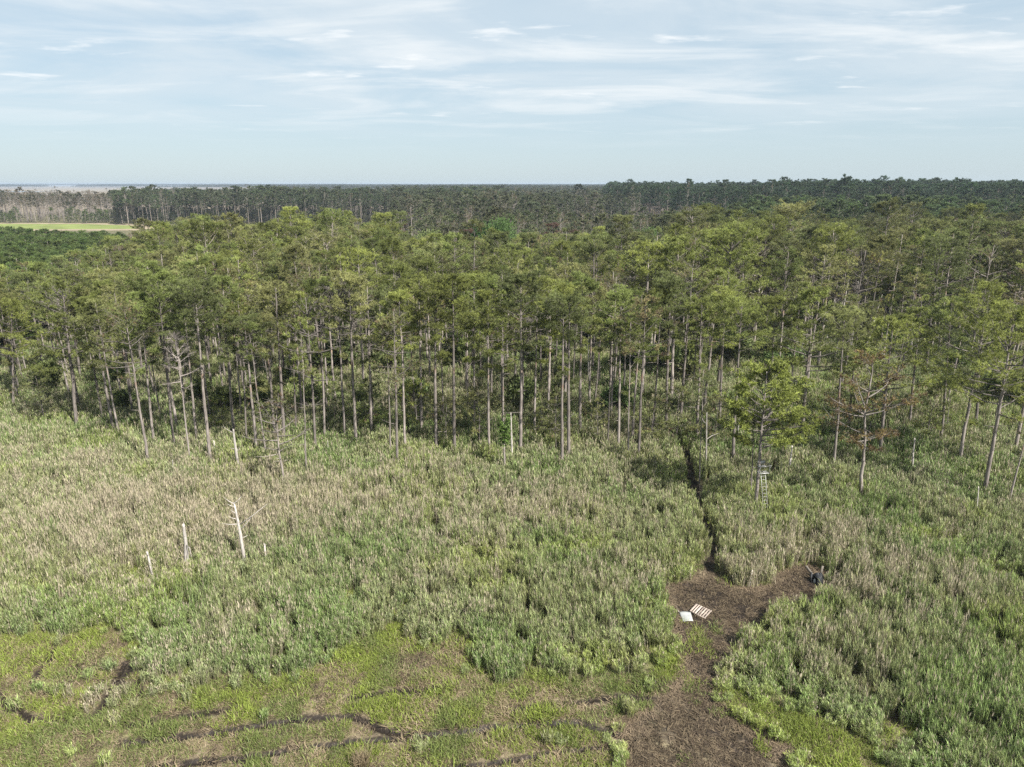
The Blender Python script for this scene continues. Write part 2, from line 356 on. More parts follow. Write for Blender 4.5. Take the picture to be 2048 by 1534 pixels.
ii, jj = np.meshgrid(np.arange(ni - 1), np.arange(nj - 1), indexing='ij'); a0 = (ii * nj + jj).ravel()
quads = np.stack([a0, a0 + nj, a0 + nj + 1, a0 + 1], -1).astype(np.int32)
me = bpy.data.meshes.new('ground'); me.vertices.add(ni * nj); me.vertices.foreach_set('co', np.stack([fxx, fyy, gz], -1).astype(np.float32).ravel())
me.loops.add(quads.size); me.loops.foreach_set('vertex_index', quads.ravel()); me.polygons.add(len(quads)); me.polygons.foreach_set('loop_start', np.arange(0, quads.size, 4, dtype=np.int32))
me.polygons.foreach_set('use_smooth', np.ones(len(quads), bool))
wet = np.maximum.reduce([Zn['rut'] * (1 - .5 * Zn['clear']), Zn['trail'], Zn['slot'], Zn['mudsp'] * .7, Zn['clear'] * (1 - dry) * .9 * sstep(NZ[7](fxx, fyy, 2.4, 4), .36, .60) * (1 - edge * .8), Zn['clear'] * dry * .8 * sstep(NZ[7](fxx, fyy, 1.7, 4), .50, .68)])
for k, v in (('mud', gm), ('matted', matted), ('marsh', marsh), ('wet', wet)):
    a_ = me.attributes.new(k, 'FLOAT', 'POINT'); a_.data.foreach_set('value', np.asarray(v, np.float32))
me.materials.append(M_ground); me.update()
ground = obj('ground', me); ground['kind'] = 'structure'; ground['label'] = 'marsh ground with brown mud clearing and wheel ruts'
def ground_z(x, y):
    x = np.asarray(x, float); y = np.asarray(y, float); i = np.clip(np.searchsorted(gx, x), 1, ni - 1); j = np.clip(np.searchsorted(gy, y), 1, nj - 1)
    G = gz.reshape(ni, nj); tx = (x - gx[i - 1]) / (gx[i] - gx[i - 1]); ty = (y - gy[j - 1]) / (gy[j] - gy[j - 1])
    return (G[i-1, j-1] * (1-tx) + G[i, j-1] * tx) * (1-ty) + (G[i-1, j] * (1-tx) + G[i, j] * tx) * ty
def sheet(name, poly, z, m, label):
    n = len(poly); cx = sum(p[0] for p in poly) / n; cyy = sum(p[1] for p in poly) / n
    mb = MB(); mb.add([(cx, cyy, z)] + [(p[0], p[1], z) for p in poly], [[0, 1 + i, 1 + (i + 1) % n] for i in range(n)])
    o = obj(name, mb.mesh(name, [m])); tag(o, label, kind='structure'); return o
FIELD = [(-520, 472), (-380, 476), (-262, 486), (-275, 520), (-330, 545), (-480, 552), (-620, 548), (-640, 490)]
sheet('bare_field', [(-640, 455), (-420, 462), (-255, 470), (-245, 505), (-262, 535), (-330, 556), (-480, 566), (-660, 560)], .04, M_sandy, 'bare sandy strip around the far green field')
sheet('field', FIELD, .08, M_field, 'pale green field beyond the young pines')
sheet('water', [(-3300, 2750), (-2350, 2700), (-1960, 2800), (-1900, 2950), (-2300, 3200), (-3400, 3400)], .06, M_water, 'thin far strip of open water in the tan marsh')

# ------------------------------------------------------------------ pines
def norm(v): return v / (np.linalg.norm(v, axis=-1, keepdims=True) + 1e-9)
def needles(mb, C, D, L, W, k, r, up=.45, spread=.75, dead=0.0, mat=0, tone=.5):
    "bursts of k needle blades at centres C, leaning along D"
    n = len(C)
    if n == 0: return
    d = norm(D[:, None] * .55 + np.array([0, 0, up]) + r.normal(size=(n, k, 3)) * spread)
    ln = L * r.uniform(.7, 1.25, (n, k, 1)); s = norm(np.cross(d, r.normal(size=(n, k, 3)))) * W * .5
    b = C[:, None] + d * (-.12 * L)
    V = np.stack([b - s, b + s, b + d * ln], 2).reshape(-1, 3)
    q = np.repeat(np.clip(np.reshape(np.broadcast_to(tone, (n,)), (n, 1)) + r.normal(0, .13, (n, 1)) + r.normal(0, .12, (n, k)), 0, 1).reshape(-1), 3)
    mb.add(V, np.arange(len(V)).reshape(-1, 3), mat, rnd=q, dead=np.repeat(np.repeat(np.broadcast_to(dead, (n,)), k), 3))
def pine(seed, H, cb, spread, nb=28, twigs=6, tufts=6, L=.30, W=.055, k=9, full=1.0, crook=.25, stubs=7, limb_w=1.0, flat=.0, r0=None, sides=7, low=0, lod=False, brown=0.0, twist=None, bias=0.0):
    "a loblolly-like pine: bare straight stem, irregular flat-layered crown. cb = height fraction where the crown starts"
    r = np.random.default_rng(seed); tr, cr = MB(), MB()
    zs = np.linspace(0, 1, 12); wob = np.cumsum(r.normal(0, crook * .12, (12, 2)), 0); wob -= wob[0]
    if twist is not None: wob += np.outer(zs ** 2, np.array(twist))
    P = np.stack([wob[:, 0], wob[:, 1], zs * H - .35 * (zs == 0)], 1)
    r0 = r0 or (.0085 * H + .01) * r.uniform(.85, 1.2)
    R = r0 * (1.0 - .80 * zs ** 1.15); R[0] *= 1.3; R[-1] = .025
    tr.tube(P, R, sides)
    def stem(z): return np.array([np.interp(z, P[:, 2], P[:, 0]), np.interp(z, P[:, 2], P[:, 1]), z])
    for _ in range(stubs):                                                        # dead branch stubs below the crown
        z = H * r.uniform(.22, cb + .12); a = r.uniform(0, 6.283); ln = r.choice([.3, .6, 1.0, 1.9], p=[.35, .35, .2, .1]); e = r.uniform(-.1, .55)
        p0 = stem(z); d = np.array([math.cos(a), math.sin(a), e]); m = p0 + d * ln * .55 + np.array([0, 0, r.uniform(-.05, .12)])
        tr.tube([p0, m, m + (d + np.array([0, 0, r.uniform(-.1, .4)])) * ln * .45], [.034, .022, .008], 4)
    ga = r.uniform(0, 6.28); C, Dv, Tn = [], [], []
    ts = np.sort(r.uniform(0, 1, nb) ** .85); ts[-1] = .99
    if low: ts[:low] = r.uniform(-.45, 0, low)
    for i, t_ in enumerate(ts):
        ga += 2.4 + r.normal(0, .45)
        if bias and r.random() < bias: ga = r.normal(0, .75)
        z = H * (cb + (1 - cb) * t_ * .965); p0 = stem(z)
        prof = (max(0, 1 - max(t_, 0) ** 2.2) ** .6 * .85 + .18) * (.62 + .5 * min(1, max(t_, 0) * 3.0))
        ln = spread * prof * r.uniform(.62, 1.18) * (.7 if t_ < 0 else 1) * (1 + .55 * bias * math.cos(ga))
        el = -.08 + .85 * max(t_, 0) ** 1.4 + r.normal(0, .13); h = np.array([math.cos(ga), math.sin(ga), 0.])
        q = [p0]; e = el; btone = r.normal(.5, .17)
        for s_ in range(3):
            e += r.uniform(.02, .22); q.append(q[-1] + (h * math.cos(e) + np.array([0, 0, math.sin(e)])) * ln / 3 + r.normal(0, .06, 3) * ln / 3)
            h = norm(h + r.normal(0, .16, 3) * np.array([1, 1, 0]))
        q = np.array(q); br = (.016 + .016 * ln) * limb_w
        tr.tube(q, br * np.array([1, .72, .45, .2]), 3 if lod else 4, mat=1, cap=False)
        if r.random() > full + .25: continue
        for j in range(twigs):
            u = r.uniform(.35, 1.0) ** .8; f = u * 3; i0 = min(int(f), 2); b = q[i0] + (q[i0 + 1] - q[i0]) * (f - i0)
            a2 = math.atan2(h[1], h[0]) + r.normal(0, .75); tl = ln * r.uniform(.18, .38) + .18
            d = np.array([math.cos(a2), math.sin(a2), r.normal(.28, .2)]); tip = b + d * tl
            if not lod: tr.tube([b, b + d * tl * .5 + np.array([0, 0, -.02]), tip], [.016 * limb_w, .011 * limb_w, .005], 3, mat=1, cap=False)
            nt_ = r.poisson(tufts * full)
            if nt_:
                uu = r.uniform(.3, 1.08, nt_)[:, None]
                C.append(b + (tip - b) * uu + r.normal(0, 1, (nt_, 3)) * np.array([.17, .17, .085])); Dv.append(np.repeat(d[None], nt_, 0)); Tn.append(np.full(nt_, btone))
    if C:
        C = np.concatenate(C); Dv = np.concatenate(Dv)
        needles(cr, C, Dv, L, W, k, r, dead=(r.random(len(C)) < brown).astype(float), tone=np.concatenate(Tn))
    return tr, cr
def twiggy(mb, seed, P0, n, L, mat=0):
    r = np.random.default_rng(seed)
    needles(mb, P0, norm(r.normal(size=(len(P0), 3))), L, .02, n, r, up=.5, spread=.9, dead=1.0, mat=mat)

class Kind: pass
def make_kind(name, seeds, **kw):
    "mesh pairs (trunk, crown) shared by all trees of a kind"
    out = []
    for s in seeds:
        q = dict(kw); r = np.random.default_rng(s * 13 + 1)
        for key in ('cb', 'spread'): q[key] = kw[key] * r.uniform(.88, 1.14)
        tr, cr = pine(s, **q); k_ = Kind(); k_.H = kw['H']; k_.trunk = tr.mesh(name + '_trunk', [M_bark, M_limb], True)
        k_.crown = cr.mesh(name + '_crown', [M_needle]) if cr.n else None
        k_.joint = None; k_.parts = (tr, cr); out.append(k_)
    return out
K = {}
K['pine'] = make_kind('pine', range(1, 11), H=19, cb=.60, spread=2.75, low=3, nb=32, twigs=7, tufts=6.5, L=.33, W=.046, k=13, full=.88, stubs=7, limb_w=.62)
K['thin'] = make_kind('thin_pine', range(21, 26), H=17, cb=.66, spread=1.6, nb=20, twigs=6, tufts=5, L=.32, W=.05, k=12, full=.65, stubs=11, r0=.105, brown=.06, limb_w=.7)
K['spread'] = make_kind('spreading_pine', range(31, 35), H=17, cb=.42, spread=4.1, nb=38, twigs=8, tufts=6.5, L=.34, W=.048, k=13, full=.88, stubs=7, limb_w=.85, r0=.2, crook=.4)
K['sparse'] = make_kind('sparse_pine', range(41, 45), H=18, cb=.55, spread=3.0, nb=26, twigs=7, tufts=5, L=.32, W=.05, k=11, full=.45, stubs=10, brown=.2, r0=.16, limb_w=.8)
K['tall'] = make_kind('tall_pine', range(51, 56), H=27, cb=.50, spread=4.0, nb=32, twigs=6, tufts=4.2, L=.66, W=.2, k=7, lod=True, stubs=2, sides=5)
K['far'] = make_kind('far_pine', range(61, 66), H=24, cb=.55, spread=3.5, nb=26, twigs=6, tufts=3.6, L=.70, W=.24, k=7, lod=True, stubs=2, sides=5)
K['ghost'] = make_kind('ghost_pine', range(71, 75), H=20, cb=.50, spread=2.6, nb=22, twigs=4, tufts=1.6, L=.7, W=.12, k=5, lod=True, stubs=4, sides=5, full=.6, limb_w=1.6, brown=.3)
K['young'] = make_kind('young_pine', range(81, 85), H=11, cb=.16, spread=2.3, nb=34, twigs=6, tufts=4, L=.42, W=.10, k=7, lod=True, stubs=0, r0=.10, sides=5)

def dead_kind(name, seed, H=17):
    "standing dead pine: forked grey top full of bare twigs"
    tr, cr = pine(seed, H, .58, 2.9, nb=26, twigs=8, tufts=0, full=1.0, stubs=9, limb_w=1.25, r0=.15, crook=.35)
    r = np.random.default_rng(seed); V = np.concatenate(tr.v); top = V[V[:, 2] > H * .66]; pts = top[r.integers(0, len(top), 420)] + r.normal(0, .12, (420, 3))
    twiggy(cr, seed, pts, 4, .42)
    k_ = Kind(); k_.H = H; k_.trunk = tr.mesh(name + '_trunk', [M_twig, M_twig], True); k_.crown = cr.mesh(name + '_twigs', [M_twig]); k_.parts = (tr, cr); return k_
K['dead'] = [dead_kind('dead_pine', s) for s in (91, 92, 93)]
def bare_kind(seed, H, limbs, r0):
    tr = MB(); r = np.random.default_rng(seed); n = 9; zs = np.linspace(0, 1, n); wob = np.cumsum(r.normal(0, .012, (n, 2)), 0) * H / 4
    P = np.stack([wob[:, 0], wob[:, 1], zs * H - .3 * (zs == 0)], 1); R = r0 * (1.05 - .5 * zs); R *= r.uniform(.9, 1.12, n); tr.tube(P, R, 8, cap=False)
    b = 8; an = np.arange(b) * 2 * np.pi / b; e = len(P) - 1                       # splintered broken top
    ring = P[e] + np.stack([np.cos(an) * R[e], np.sin(an) * R[e], r.uniform(.02, .35, b)], 1); base = P[e] + np.stack([np.cos(an) * R[e], np.sin(an) * R[e], 0 * an - .03], 1)
    V = np.vstack([base, ring, P[e] - np.array([0, 0, .05])]); F = []
    for i in range(b):
        j = (i + 1) % b; F += [[i, j, b + j], [i, b + j, b + i], [b + i, b + j, 2 * b]]
    tr.add(V, F)
    for i in range(limbs):
        z = H * r.uniform(.35, .97); a = r.uniform(0, 6.28); ln = r.choice([.3, .6, 1.2, 2.0], p=[.4, .3, .2, .1]) * min(1, H / 5); p0 = np.array([np.interp(z, P[:, 2], P[:, 0]), np.interp(z, P[:, 2], P[:, 1]), z])
        d = np.array([math.cos(a), math.sin(a), r.uniform(.0, .8)]); m = p0 + d * ln * .5; m2 = m + (d + r.normal(0, .25, 3)) * ln * .5
        tr.tube([p0, m, m2], [.045, .03, .01], 5)
    k_ = Kind(); k_.H = H; k_.trunk = tr.mesh('snag_trunk', [M_deadwood], True); k_.crown = None; k_.parts = (tr, MB()); return k_
def broad_kind(seed, H, rad, n=1500, deadness=0.0):
    r = np.random.default_rng(seed); tr, cr = MB(), MB(); base = .35 * H
    tr.tube([(0, 0, -.3), (.1, 0, base * .6), (0, .1, base), (0, 0, H * .7)], [.2, .17, .14, .05], 7); C = []
    for i in range(26):
        a = r.uniform(0, 6.28); el = r.uniform(.05, 1.45); c = np.array([0, 0, H * .62]); d = np.array([math.cos(a) * math.cos(el), math.sin(a) * math.cos(el), math.sin(el) * 1.05])
        tip = c + d * rad * r.uniform(.75, 1.05); tr.tube([(0, 0, H * r.uniform(.3, .6)), (c + tip) * .5, tip], [.06, .035, .012], 4, cap=False)
        m = n // 26; C.append(tip + r.normal(0, 1, (m, 3)) * np.array([.27, .27, .19]) * rad)
    C = np.concatenate(C); needles(cr, C, norm(C - np.array([0, 0, H * .6])), .42, .24, 4, r, up=.3, spread=.8, dead=(r.random(len(C)) < deadness).astype(float))
    k_ = Kind(); k_.H = H; k_.trunk = tr.mesh('broadleaf_trunk', [M_bark], True); k_.crown = cr.mesh('broadleaf_crown', [M_leaf]); k_.parts = (tr, cr); return k_
K['broad'] = [broad_kind(101, 16, 4.2), broad_kind(102, 13, 3.0)]
K['shrub'] = [broad_kind(111, 3.2, 1.5, 500), broad_kind(112, 2.6, 1.3, 420), broad_kind(113, 4.5, 1.6, 600)]

GREENS = [(.176, .200, .056), (.152, .182, .054), (.196, .216, .058), (.174, .186, .070), (.140, .162, .058), (.204, .206, .080)]
def needle_tint(r, bright=1.0):
    c = np.array(GREENS[r.integers(len(GREENS))]) * r.uniform(.72, 1.30) * bright; return tuple(float(v) for v in c)
def place_tree(name, kind, x, y, h, rz, label, cat, group, tint, lean=(0, 0), z=0.0, sxy=1.0):
    e = bpy.data.objects.new(name, None); col.objects.link(e); e.empty_display_size = .5
    s = h / kind.H; e.location = (x, y, float(ground_z(x, y)) + z); e.rotation_mode = 'XYZ'
    e.matrix_world = Matrix.Translation(e.location) @ Matrix.Rotation(lean[0], 4, 'Y') @ Matrix.Rotation(-lean[1], 4, 'X') @ Matrix.Rotation(rz, 4, 'Z') @ Matrix.Diagonal((s * sxy, s * sxy, s, 1))
    tag(e, label, cat, group)
    obj('trunk', kind.trunk, e)
    if kind.crown:
        c = obj('crown', kind.crown, e); c['tint'] = tint
    return e

R_ = np.random.default_rng(11)
# measured trees along the edge of the stand: pixel of the foot (at reed-top height), pixel row of the top, kind, lean in pixels at the top
EDGE = [(20,800,600,'spread',0),(150,842,572,'spread',-24),(235,858,606,'pine',-50),(294,908,618,'sparse',-48),(304,872,590,'pine',-22),(347,882,556,'pine',-34),(391,862,566,'pine',-28),(418,902,572,'pine',-32),
    (465,856,560,'pine',-20),(492,872,600,'thin',-14),(512,890,640,'pine',-24),(533,902,650,'thin',-34),(566,870,575,'pine',-14),(612,930,640,'thin',-14),(649,862,566,'pine',-10),(590,850,590,'pine',-10),
    (711,870,560,'pine',-14),(742,850,560,'pine',-8),(779,892,640,'thin',-8),(794,913,625,'sparse',-8),(810,888,590,'pine',-8),(842,850,560,'pine',-4),(872,880,570,'pine',-4),(909,892,560,'pine',-4),(949,853,555,'pine',-2),
    (977,890,590,'pine',-2),(1010,922,640,'thin',-4),(1041,892,560,'pine',2),(1070,862,570,'pine',2),(1125,916,600,'pine',-2),(1137,897,580,'pine',2),(1160,850,555,'pine',4),(1215,880,640,'thin',6),(1238,880,590,'pine',4),
    (1258,899,640,'thin',4),(1277,899,600,'sparse',14),(1333,850,560,'pine',6),(1401,947,735,'thin',8),(1396,862,600,'pine',8),(1440,850,590,'pine',8),(1467,903,610,'pine',12),(1608,862,580,'spread',22),(1670,920,630,'pine',26),
    (1762,890,640,'spread',20),(1822,840,600,'pine',20),(1887,865,600,'pine',14),(1922,908,610,'spread',50),(1955,842,570,'pine',20),(1974,959,620,'spread',56),(2022,985,790,'sparse',56),(2090,930,600,'spread',60),(1700,850,600,'pine',14),(1540,848,600,'pine',10)]
placed = []
STAND = 'pines of the stand along the marsh edge'
LB = {'pine': ('tall green-crowned pine on a bare straight trunk behind the front row', 'pine_tree'), 'thin': ('slim pine with thin trunk and small thin crown behind the front row of the stand', 'slim_pine_tree'),
      'spread': ('broad pine with wide layered limbs and thick trunk behind the front row of the stand', 'spreading_pine_tree'), 'sparse': ('half-bare pine with thinning brownish crown behind the front row of the stand', 'thinning_pine_tree'),
      'dead': ('dead grey pine with leafless twiggy top behind the front row of the stand', 'dead_pine_tree')}
GR = {'pine': STAND, 'thin': 'slim pines of the stand', 'spread': 'broad pines of the stand', 'sparse': 'thinning pines of the stand', 'dead': 'dead grey pines of the stand'}
def stand_tree(kind, x, y, h, lean=(0, 0), bright=1.0, label=None):
    k_ = K[kind][R_.integers(len(K[kind]))]; lb, nm = LB[kind]
    t = needle_tint(R_, bright)
    if kind == 'sparse': t = (t[0] * 1.05, t[1] * .92, t[2] * 1.1)
    return place_tree(nm, k_, x, y, h, R_.uniform(0, 6.28), label or lb, 'pine', 'pines of the front row' if label else GR[kind], t, lean, sxy=R_.uniform(.92, 1.12))
MARKS = [(477, 'stout broken snag'), (564, 'small stunted grey pine'), (690, 'dead twiggy grey pine'), (1024, 'smooth white branchless snag'), (1415, 'hooked grey snag'), (1514, 'ladder stand pine'), (1725, 'rusty open-limbed pine')]
LOOK = {'pine': 'straight', 'thin': 'slim', 'spread': 'broad', 'sparse': 'thinning'}; ORD = ['first', 'second', 'third', 'fourth', 'fifth', 'sixth', 'seventh', 'eighth', 'ninth', 'tenth', 'eleventh', 'twelfth', 'thirteenth', 'fourteenth', 'fifteenth', 'sixteenth']
def row_label(q, kd):
    "names a front-row tree by counting from the nearest odd tree of the row"
    px = q[0]; below = [m for m in MARKS if m[0] < px]; above = [m for m in MARKS if m[0] > px]
    if below:
        m = below[-1]; k_ = sum(1 for t_ in EDGE if m[0] < t_[0] < px); to = 'toward the ' + above[0][1] if above else 'away from the ladder stand'
    else: m = above[0]; k_ = sum(1 for t_ in EDGE if px < t_[0] < m[0]); to = 'toward the far field'
    return '%s front-row pine, %s from the %s, %s' % (LOOK[kd], ORD[k_], m[1], to)
for q_ in EDGE:
    bx_, by_, ty_, kd, dx = q_
    x, y = at(bx_, by_, 1.7); h = height_at(ty_, y); z0 = ray(bx_ + dx, ty_); xt = z0[0] / z0[1] * y
    stand_tree(kd, x, y, h, (math.atan2(xt - x, h), R_.normal(0, .012)), label=row_label(q_, kd)); placed.append((x, y))
# single trees with a look of their own
def special(name, kind, px, py, ty, label, cat, tint, dx=0, z=1.7, sxy=1.0, rz=0.0):
    x, y = at(px, py, z); h = height_at(ty, y); q = ray(px + dx, ty); xt = q[0] / q[1] * y; placed.append((x, y))
    return place_tree(name, kind, x, y, h, rz, label, cat, None, tint, (math.atan2(xt - x, h), 0), sxy=sxy), (x, y, h)
def one(**kw):
    tr, cr = pine(**kw); k_ = Kind(); k_.H = kw['H']; k_.trunk = tr.mesh('pine_trunk', [M_bark, M_limb], True); k_.crown = cr.mesh('pine_crown', [M_needle]); return k_
_, LADDER_TREE = special('pine_tree', one(seed=201, H=12.5, cb=.42, spread=3.2, nb=46, twigs=8, tufts=7, L=.32, W=.08, k=10, stubs=8, r0=.16, limb_w=.9, low=0, bias=.38), 1514, 992, 742, 'bright yellow-green pine that carries the metal ladder stand', 'pine', (.215, .245, .058), 20)
special('pine_tree', one(seed=202, H=11, cb=.7, spread=1.2, nb=10, twigs=3, tufts=2, stubs=5, r0=.09, full=.5), 1506, 972, 800, 'slim pine stem standing right beside the ladder stand pine', 'pine', (.15, .16, .05), 4)
special('pine_tree', one(seed=203, H=13, cb=.36, spread=3.7, nb=22, twigs=7, tufts=5, L=.32, W=.07, full=.72, stubs=8, r0=.17, limb_w=1.05, brown=.35, crook=.5), 1725, 971, 716, 'open-limbed pine with rusty orange needles and bare crooked limbs', 'pine', (.19, .145, .055), 22)
special('pine_tree', one(seed=204, H=7, cb=.45, spread=2.6, nb=20, twigs=6, tufts=3, full=.3, stubs=6, r0=.10, limb_w=1.2, brown=.3), 564, 946, 812, 'small stunted pine with sparse grey crown standing out in the reeds', 'pine', (.13, .14, .06), -14)
special('pine_tree', one(seed=205, H=17, cb=.45, spread=3.0, nb=22, twigs=5, tufts=4, full=.45, stubs=16, r0=.15, limb_w=1.7), 629, 886, 596, 'pine with long bleached bare limbs below a thin green top', 'pine', (.14, .17, .04), -18)
special('dead_pine_tree', K['dead'][0], 690, 862, 562, 'dead grey pine with dense bare twigs beside taller green pines', 'dead tree', (.2, .2, .2), -16)
special('dead_pine_tree', K['dead'][1], 378, 904, 672, 'thin dead pine with forked bare top standing among green pines', 'dead tree', (.2, .2, .2), -24, sxy=.8)
def snag(px, py, ty, label, H, limbs, r0, dx, seed):
    k_ = bare_kind(seed, H, limbs, r0); special('snag', k_, px, py, ty, label, 'snag', (.5, .5, .5), dx, z=1.2, rz=seed)
snag(477, 928, 862, 'stout pale snag with broken top and short stubs by the stand', 5.5, 6, .19, -8, 301)
snag(372, 1112, 1054, 'straight white snag without limbs standing in brown reeds', 3.9, 3, .19, -4, 302)
snag(303, 1130, 1106, 'short leaning white stump sticking out of the reeds', 2.6, 1, .15, -7, 303)
snag(1024, 912, 830, 'smooth white branchless snag in front of the pine trunks', 6.5, 0, .12, -2, 304)
snag(1415, 921, 828, 'slim grey snag with hooked tip beside the reed trail', 6.5, 3, .10, 0, 305)
snag(1580, 940, 896, 'grey broken stub behind the ladder stand pine', 4.4, 1, .15, 4, 306)
snag(1827, 932, 880, 'grey snag with knobbly broken top in green reeds', 4.6, 4, .14, 2, 307)
snag(1956, 1018, 978, 'thin pale pole of a dead sapling in the reeds', 3.6, 0, .07, 2, 308)
snag(530, 1108, 1092, 'low pale stump beside the forked snag in the reeds', 1.9, 0, .10, 0, 309)
snag(345, 936, 922, 'small pale stump tip among straw reeds', 2.2, 0, .09, 0, 310)
snag(430, 900, 884, 'short pale stump at the foot of the slender pines', 2.4, 0, .11, -2, 311)
snag(657, 902, 884, 'short white stake of dead wood at the stand edge', 2.6, 0, .07, -1, 312)
snag(1475, 880, 800, 'snag with peeled orange wood and broken crown', 9.0, 3, .13, 6, 313)
tr = MB(); P = np.array([(0, 0, -.3), (.02, 0, 1.5), (-.05, .02, 3.0), (-.16, .05, 4.4), (-.25, .05, 5.3)]); tr.tube(P, [.15, .13, .11, .08, .05], 8)
for z_, a_, l_, e_ in ((5.2, 2.7, .9, .5), (5.25, .5, .6, .8), (5.0, 3.4, .5, .5), (3.5, .15, 2.2, .75), (3.1, .4, 1.0, 1.0), (3.6, 3.2, 1.2, .05), (4.0, 3.0, .7, .3), (2.5, .3, .5, .3), (4.5, 2.9, .4, .5)):
    p0 = np.array([np.interp(z_, P[:, 2], P[:, 0]), 0.03, z_]); d = np.array([math.cos(a_), math.sin(a_) * .6, e_]); tr.tube([p0, p0 + d * l_ * .5 + np.array([0, 0, -.06]), p0 + d * l_], [.04, .028, .01], 5)
k_ = Kind(); k_.H = 5.3; k_.trunk = tr.mesh('snag_trunk', [M_deadwood], True); k_.crown = None
special('snag', k_, 486, 1108, 1004, 'bleached snag with forked bare limbs alone in the brown reeds', 'snag', (.5, .5, .5), -12, z=1.2)

# the rest of the stand, set out at random behind that edge
ex = np.array([p[0] / p[1] for p in placed[:len(EDGE)]]); ey = np.array([p[1] for p in placed[:len(EDGE)]])
def front(azm):
    wgt = np.exp(-((azm[:, None] - ex[None]) / .045) ** 2) + 1e-6
    return (wgt * ey[None]).sum(1) / wgt.sum(1)
cell = 4.5; cx_, cy_ = np.meshgrid(np.arange(-230, 230, cell), np.arange(70, 270, cell), indexing='ij')
sx = (cx_ + rng.uniform(-.46, .46, cx_.shape) * cell).ravel(); sy = (cy_ + rng.uniform(-.46, .46, cx_.shape) * cell).ravel()
az = sx / sy; fr = front(az)
def pxcol(azm): return 1024 + FPX * azm * .97
left_end = np.interp(pxcol(az), [-300, 0, 120, 250, 330, 420, 720, 830, 1190, 1300, 1430, 2400], [100, 112, 124, 160, 205, 236, 234, 202, 198, 205, 235, 248])
keep = (sy > fr + 2.5) & (sy < left_end) & (np.abs(az) < .92)
dens = np.interp(sy - fr, [0, 16, 18, 45, 60], [.58, .58, .70, .78, .95])
dens = np.where((pxcol(az) > 1420) & (sy < 118), .30, dens)
gap = np.exp(-((pxcol(az) - 1710) / 70) ** 2 - ((sy - 122) / 9) ** 2) + np.exp(-((pxcol(az) - 1080) / 30) ** 2 - ((sy - 120) / 10) ** 2)
dens = dens * (1 - .85 * np.clip(gap, 0, 1))
keep &= rng.random(len(sx)) < dens
pl = np.array(placed); idx = np.where(keep)[0]
idx = np.array([i for i in idx if np.hypot(pl[:, 0] - sx[i], pl[:, 1] - sy[i]).min() > 2.0])
order = idx[np.argsort(np.hypot(sx[idx], sy[idx]))]
inview = [i for i in order if abs(az[i]) < .80]
n_single = 200
single = set(inview[:n_single])
def pick(i):
    u = R_.random(); right = pxcol(az[i]) > 1420
    if u < (.34 if sy[i] < 125 else .18): return 'thin'
    if u < (.42 if sy[i] < 125 else .28): return 'sparse'
    if u < (.445 if sy[i] < 125 else .30): return 'dead'
    if u < (.62 if right and sy[i] < 150 else .46 if sy[i] < 125 else .36): return 'spread'
    return 'pine'
forest = []           # x, y, h, kindname
for i in order:
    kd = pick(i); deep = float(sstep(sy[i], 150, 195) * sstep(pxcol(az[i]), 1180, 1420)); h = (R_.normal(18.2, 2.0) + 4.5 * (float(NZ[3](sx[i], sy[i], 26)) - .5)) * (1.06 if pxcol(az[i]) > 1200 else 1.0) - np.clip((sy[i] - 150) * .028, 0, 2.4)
    if kd in ('dead', 'sparse'): h *= .96
    if pxcol(az[i]) < 330: h = min(h, 17.2)
    if 820 < pxcol(az[i]) < 1330 and sy[i] > 138: h = min(h, R_.uniform(14.6, 16.4))
    if i in single: stand_tree(kd, sx[i], sy[i], h, (R_.normal(0, .02), R_.normal(0, .02)), bright=1.0)
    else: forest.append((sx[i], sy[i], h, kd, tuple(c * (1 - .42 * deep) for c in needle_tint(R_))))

K['sapling'] = make_kind('sapling', range(121, 124), H=6, cb=.28, spread=1.7, nb=22, twigs=5, tufts=5, L=.30, W=.045, k=11, full=.62, stubs=3, r0=.06, limb_w=.7, brown=.05)
for q_ in ((575,838),(665,830),(740,846),(830,858),(905,880),(955,872),(1075,858),(1110,880),(1195,862),(1310,872),(1352,868),(1430,880),(1500,850),(1590,868),(1655,868),(1745,860),(1850,870),(1900,862),(90,822),(205,830),(450,838),(510,852)):
    x, y = at(q_[0] + R_.normal(0, 6), q_[1] + R_.normal(0, 5), 1.7); t_ = needle_tint(R_, .95)
    place_tree('sapling_pine', K['sapling'][R_.integers(3)], x, y, R_.uniform(4.0, 7.5), R_.uniform(0, 6.28), 'small wispy young pine growing low between the tall trunks', 'pine', 'young pines between the trunks', t_, sxy=R_.uniform(.9, 1.3))
for j_, q_ in enumerate(((1690,560,13.5,.03),(1722,566,13,-.04),(1745,590,12,.16),(1662,600,12.5,.05),(1850,560,13,-.12),(520,640,12,-.06),(700,640,12.5,.02),(1010,660,11,.04),(1180,640,12.5,-.03),(1340,640,12,.06),(1980,620,13,.1),(250,690,10,-.05))):
    D = 104 + 3 * (j_ % 4) + (12 if q_[0] > 1500 else 0); d_ = ray(q_[0], q_[1]); x = d_[0] / d_[1] * D
    place_tree('bare_trunk', bare_kind(330 + j_, 12, 9, .13), x, D, height_at(q_[1], D), j_, 'pale bare dead trunk with broken top standing inside the stand', 'snag', 'bare dead trunks inside the stand', (.5, .5, .5), (q_[3], 0))
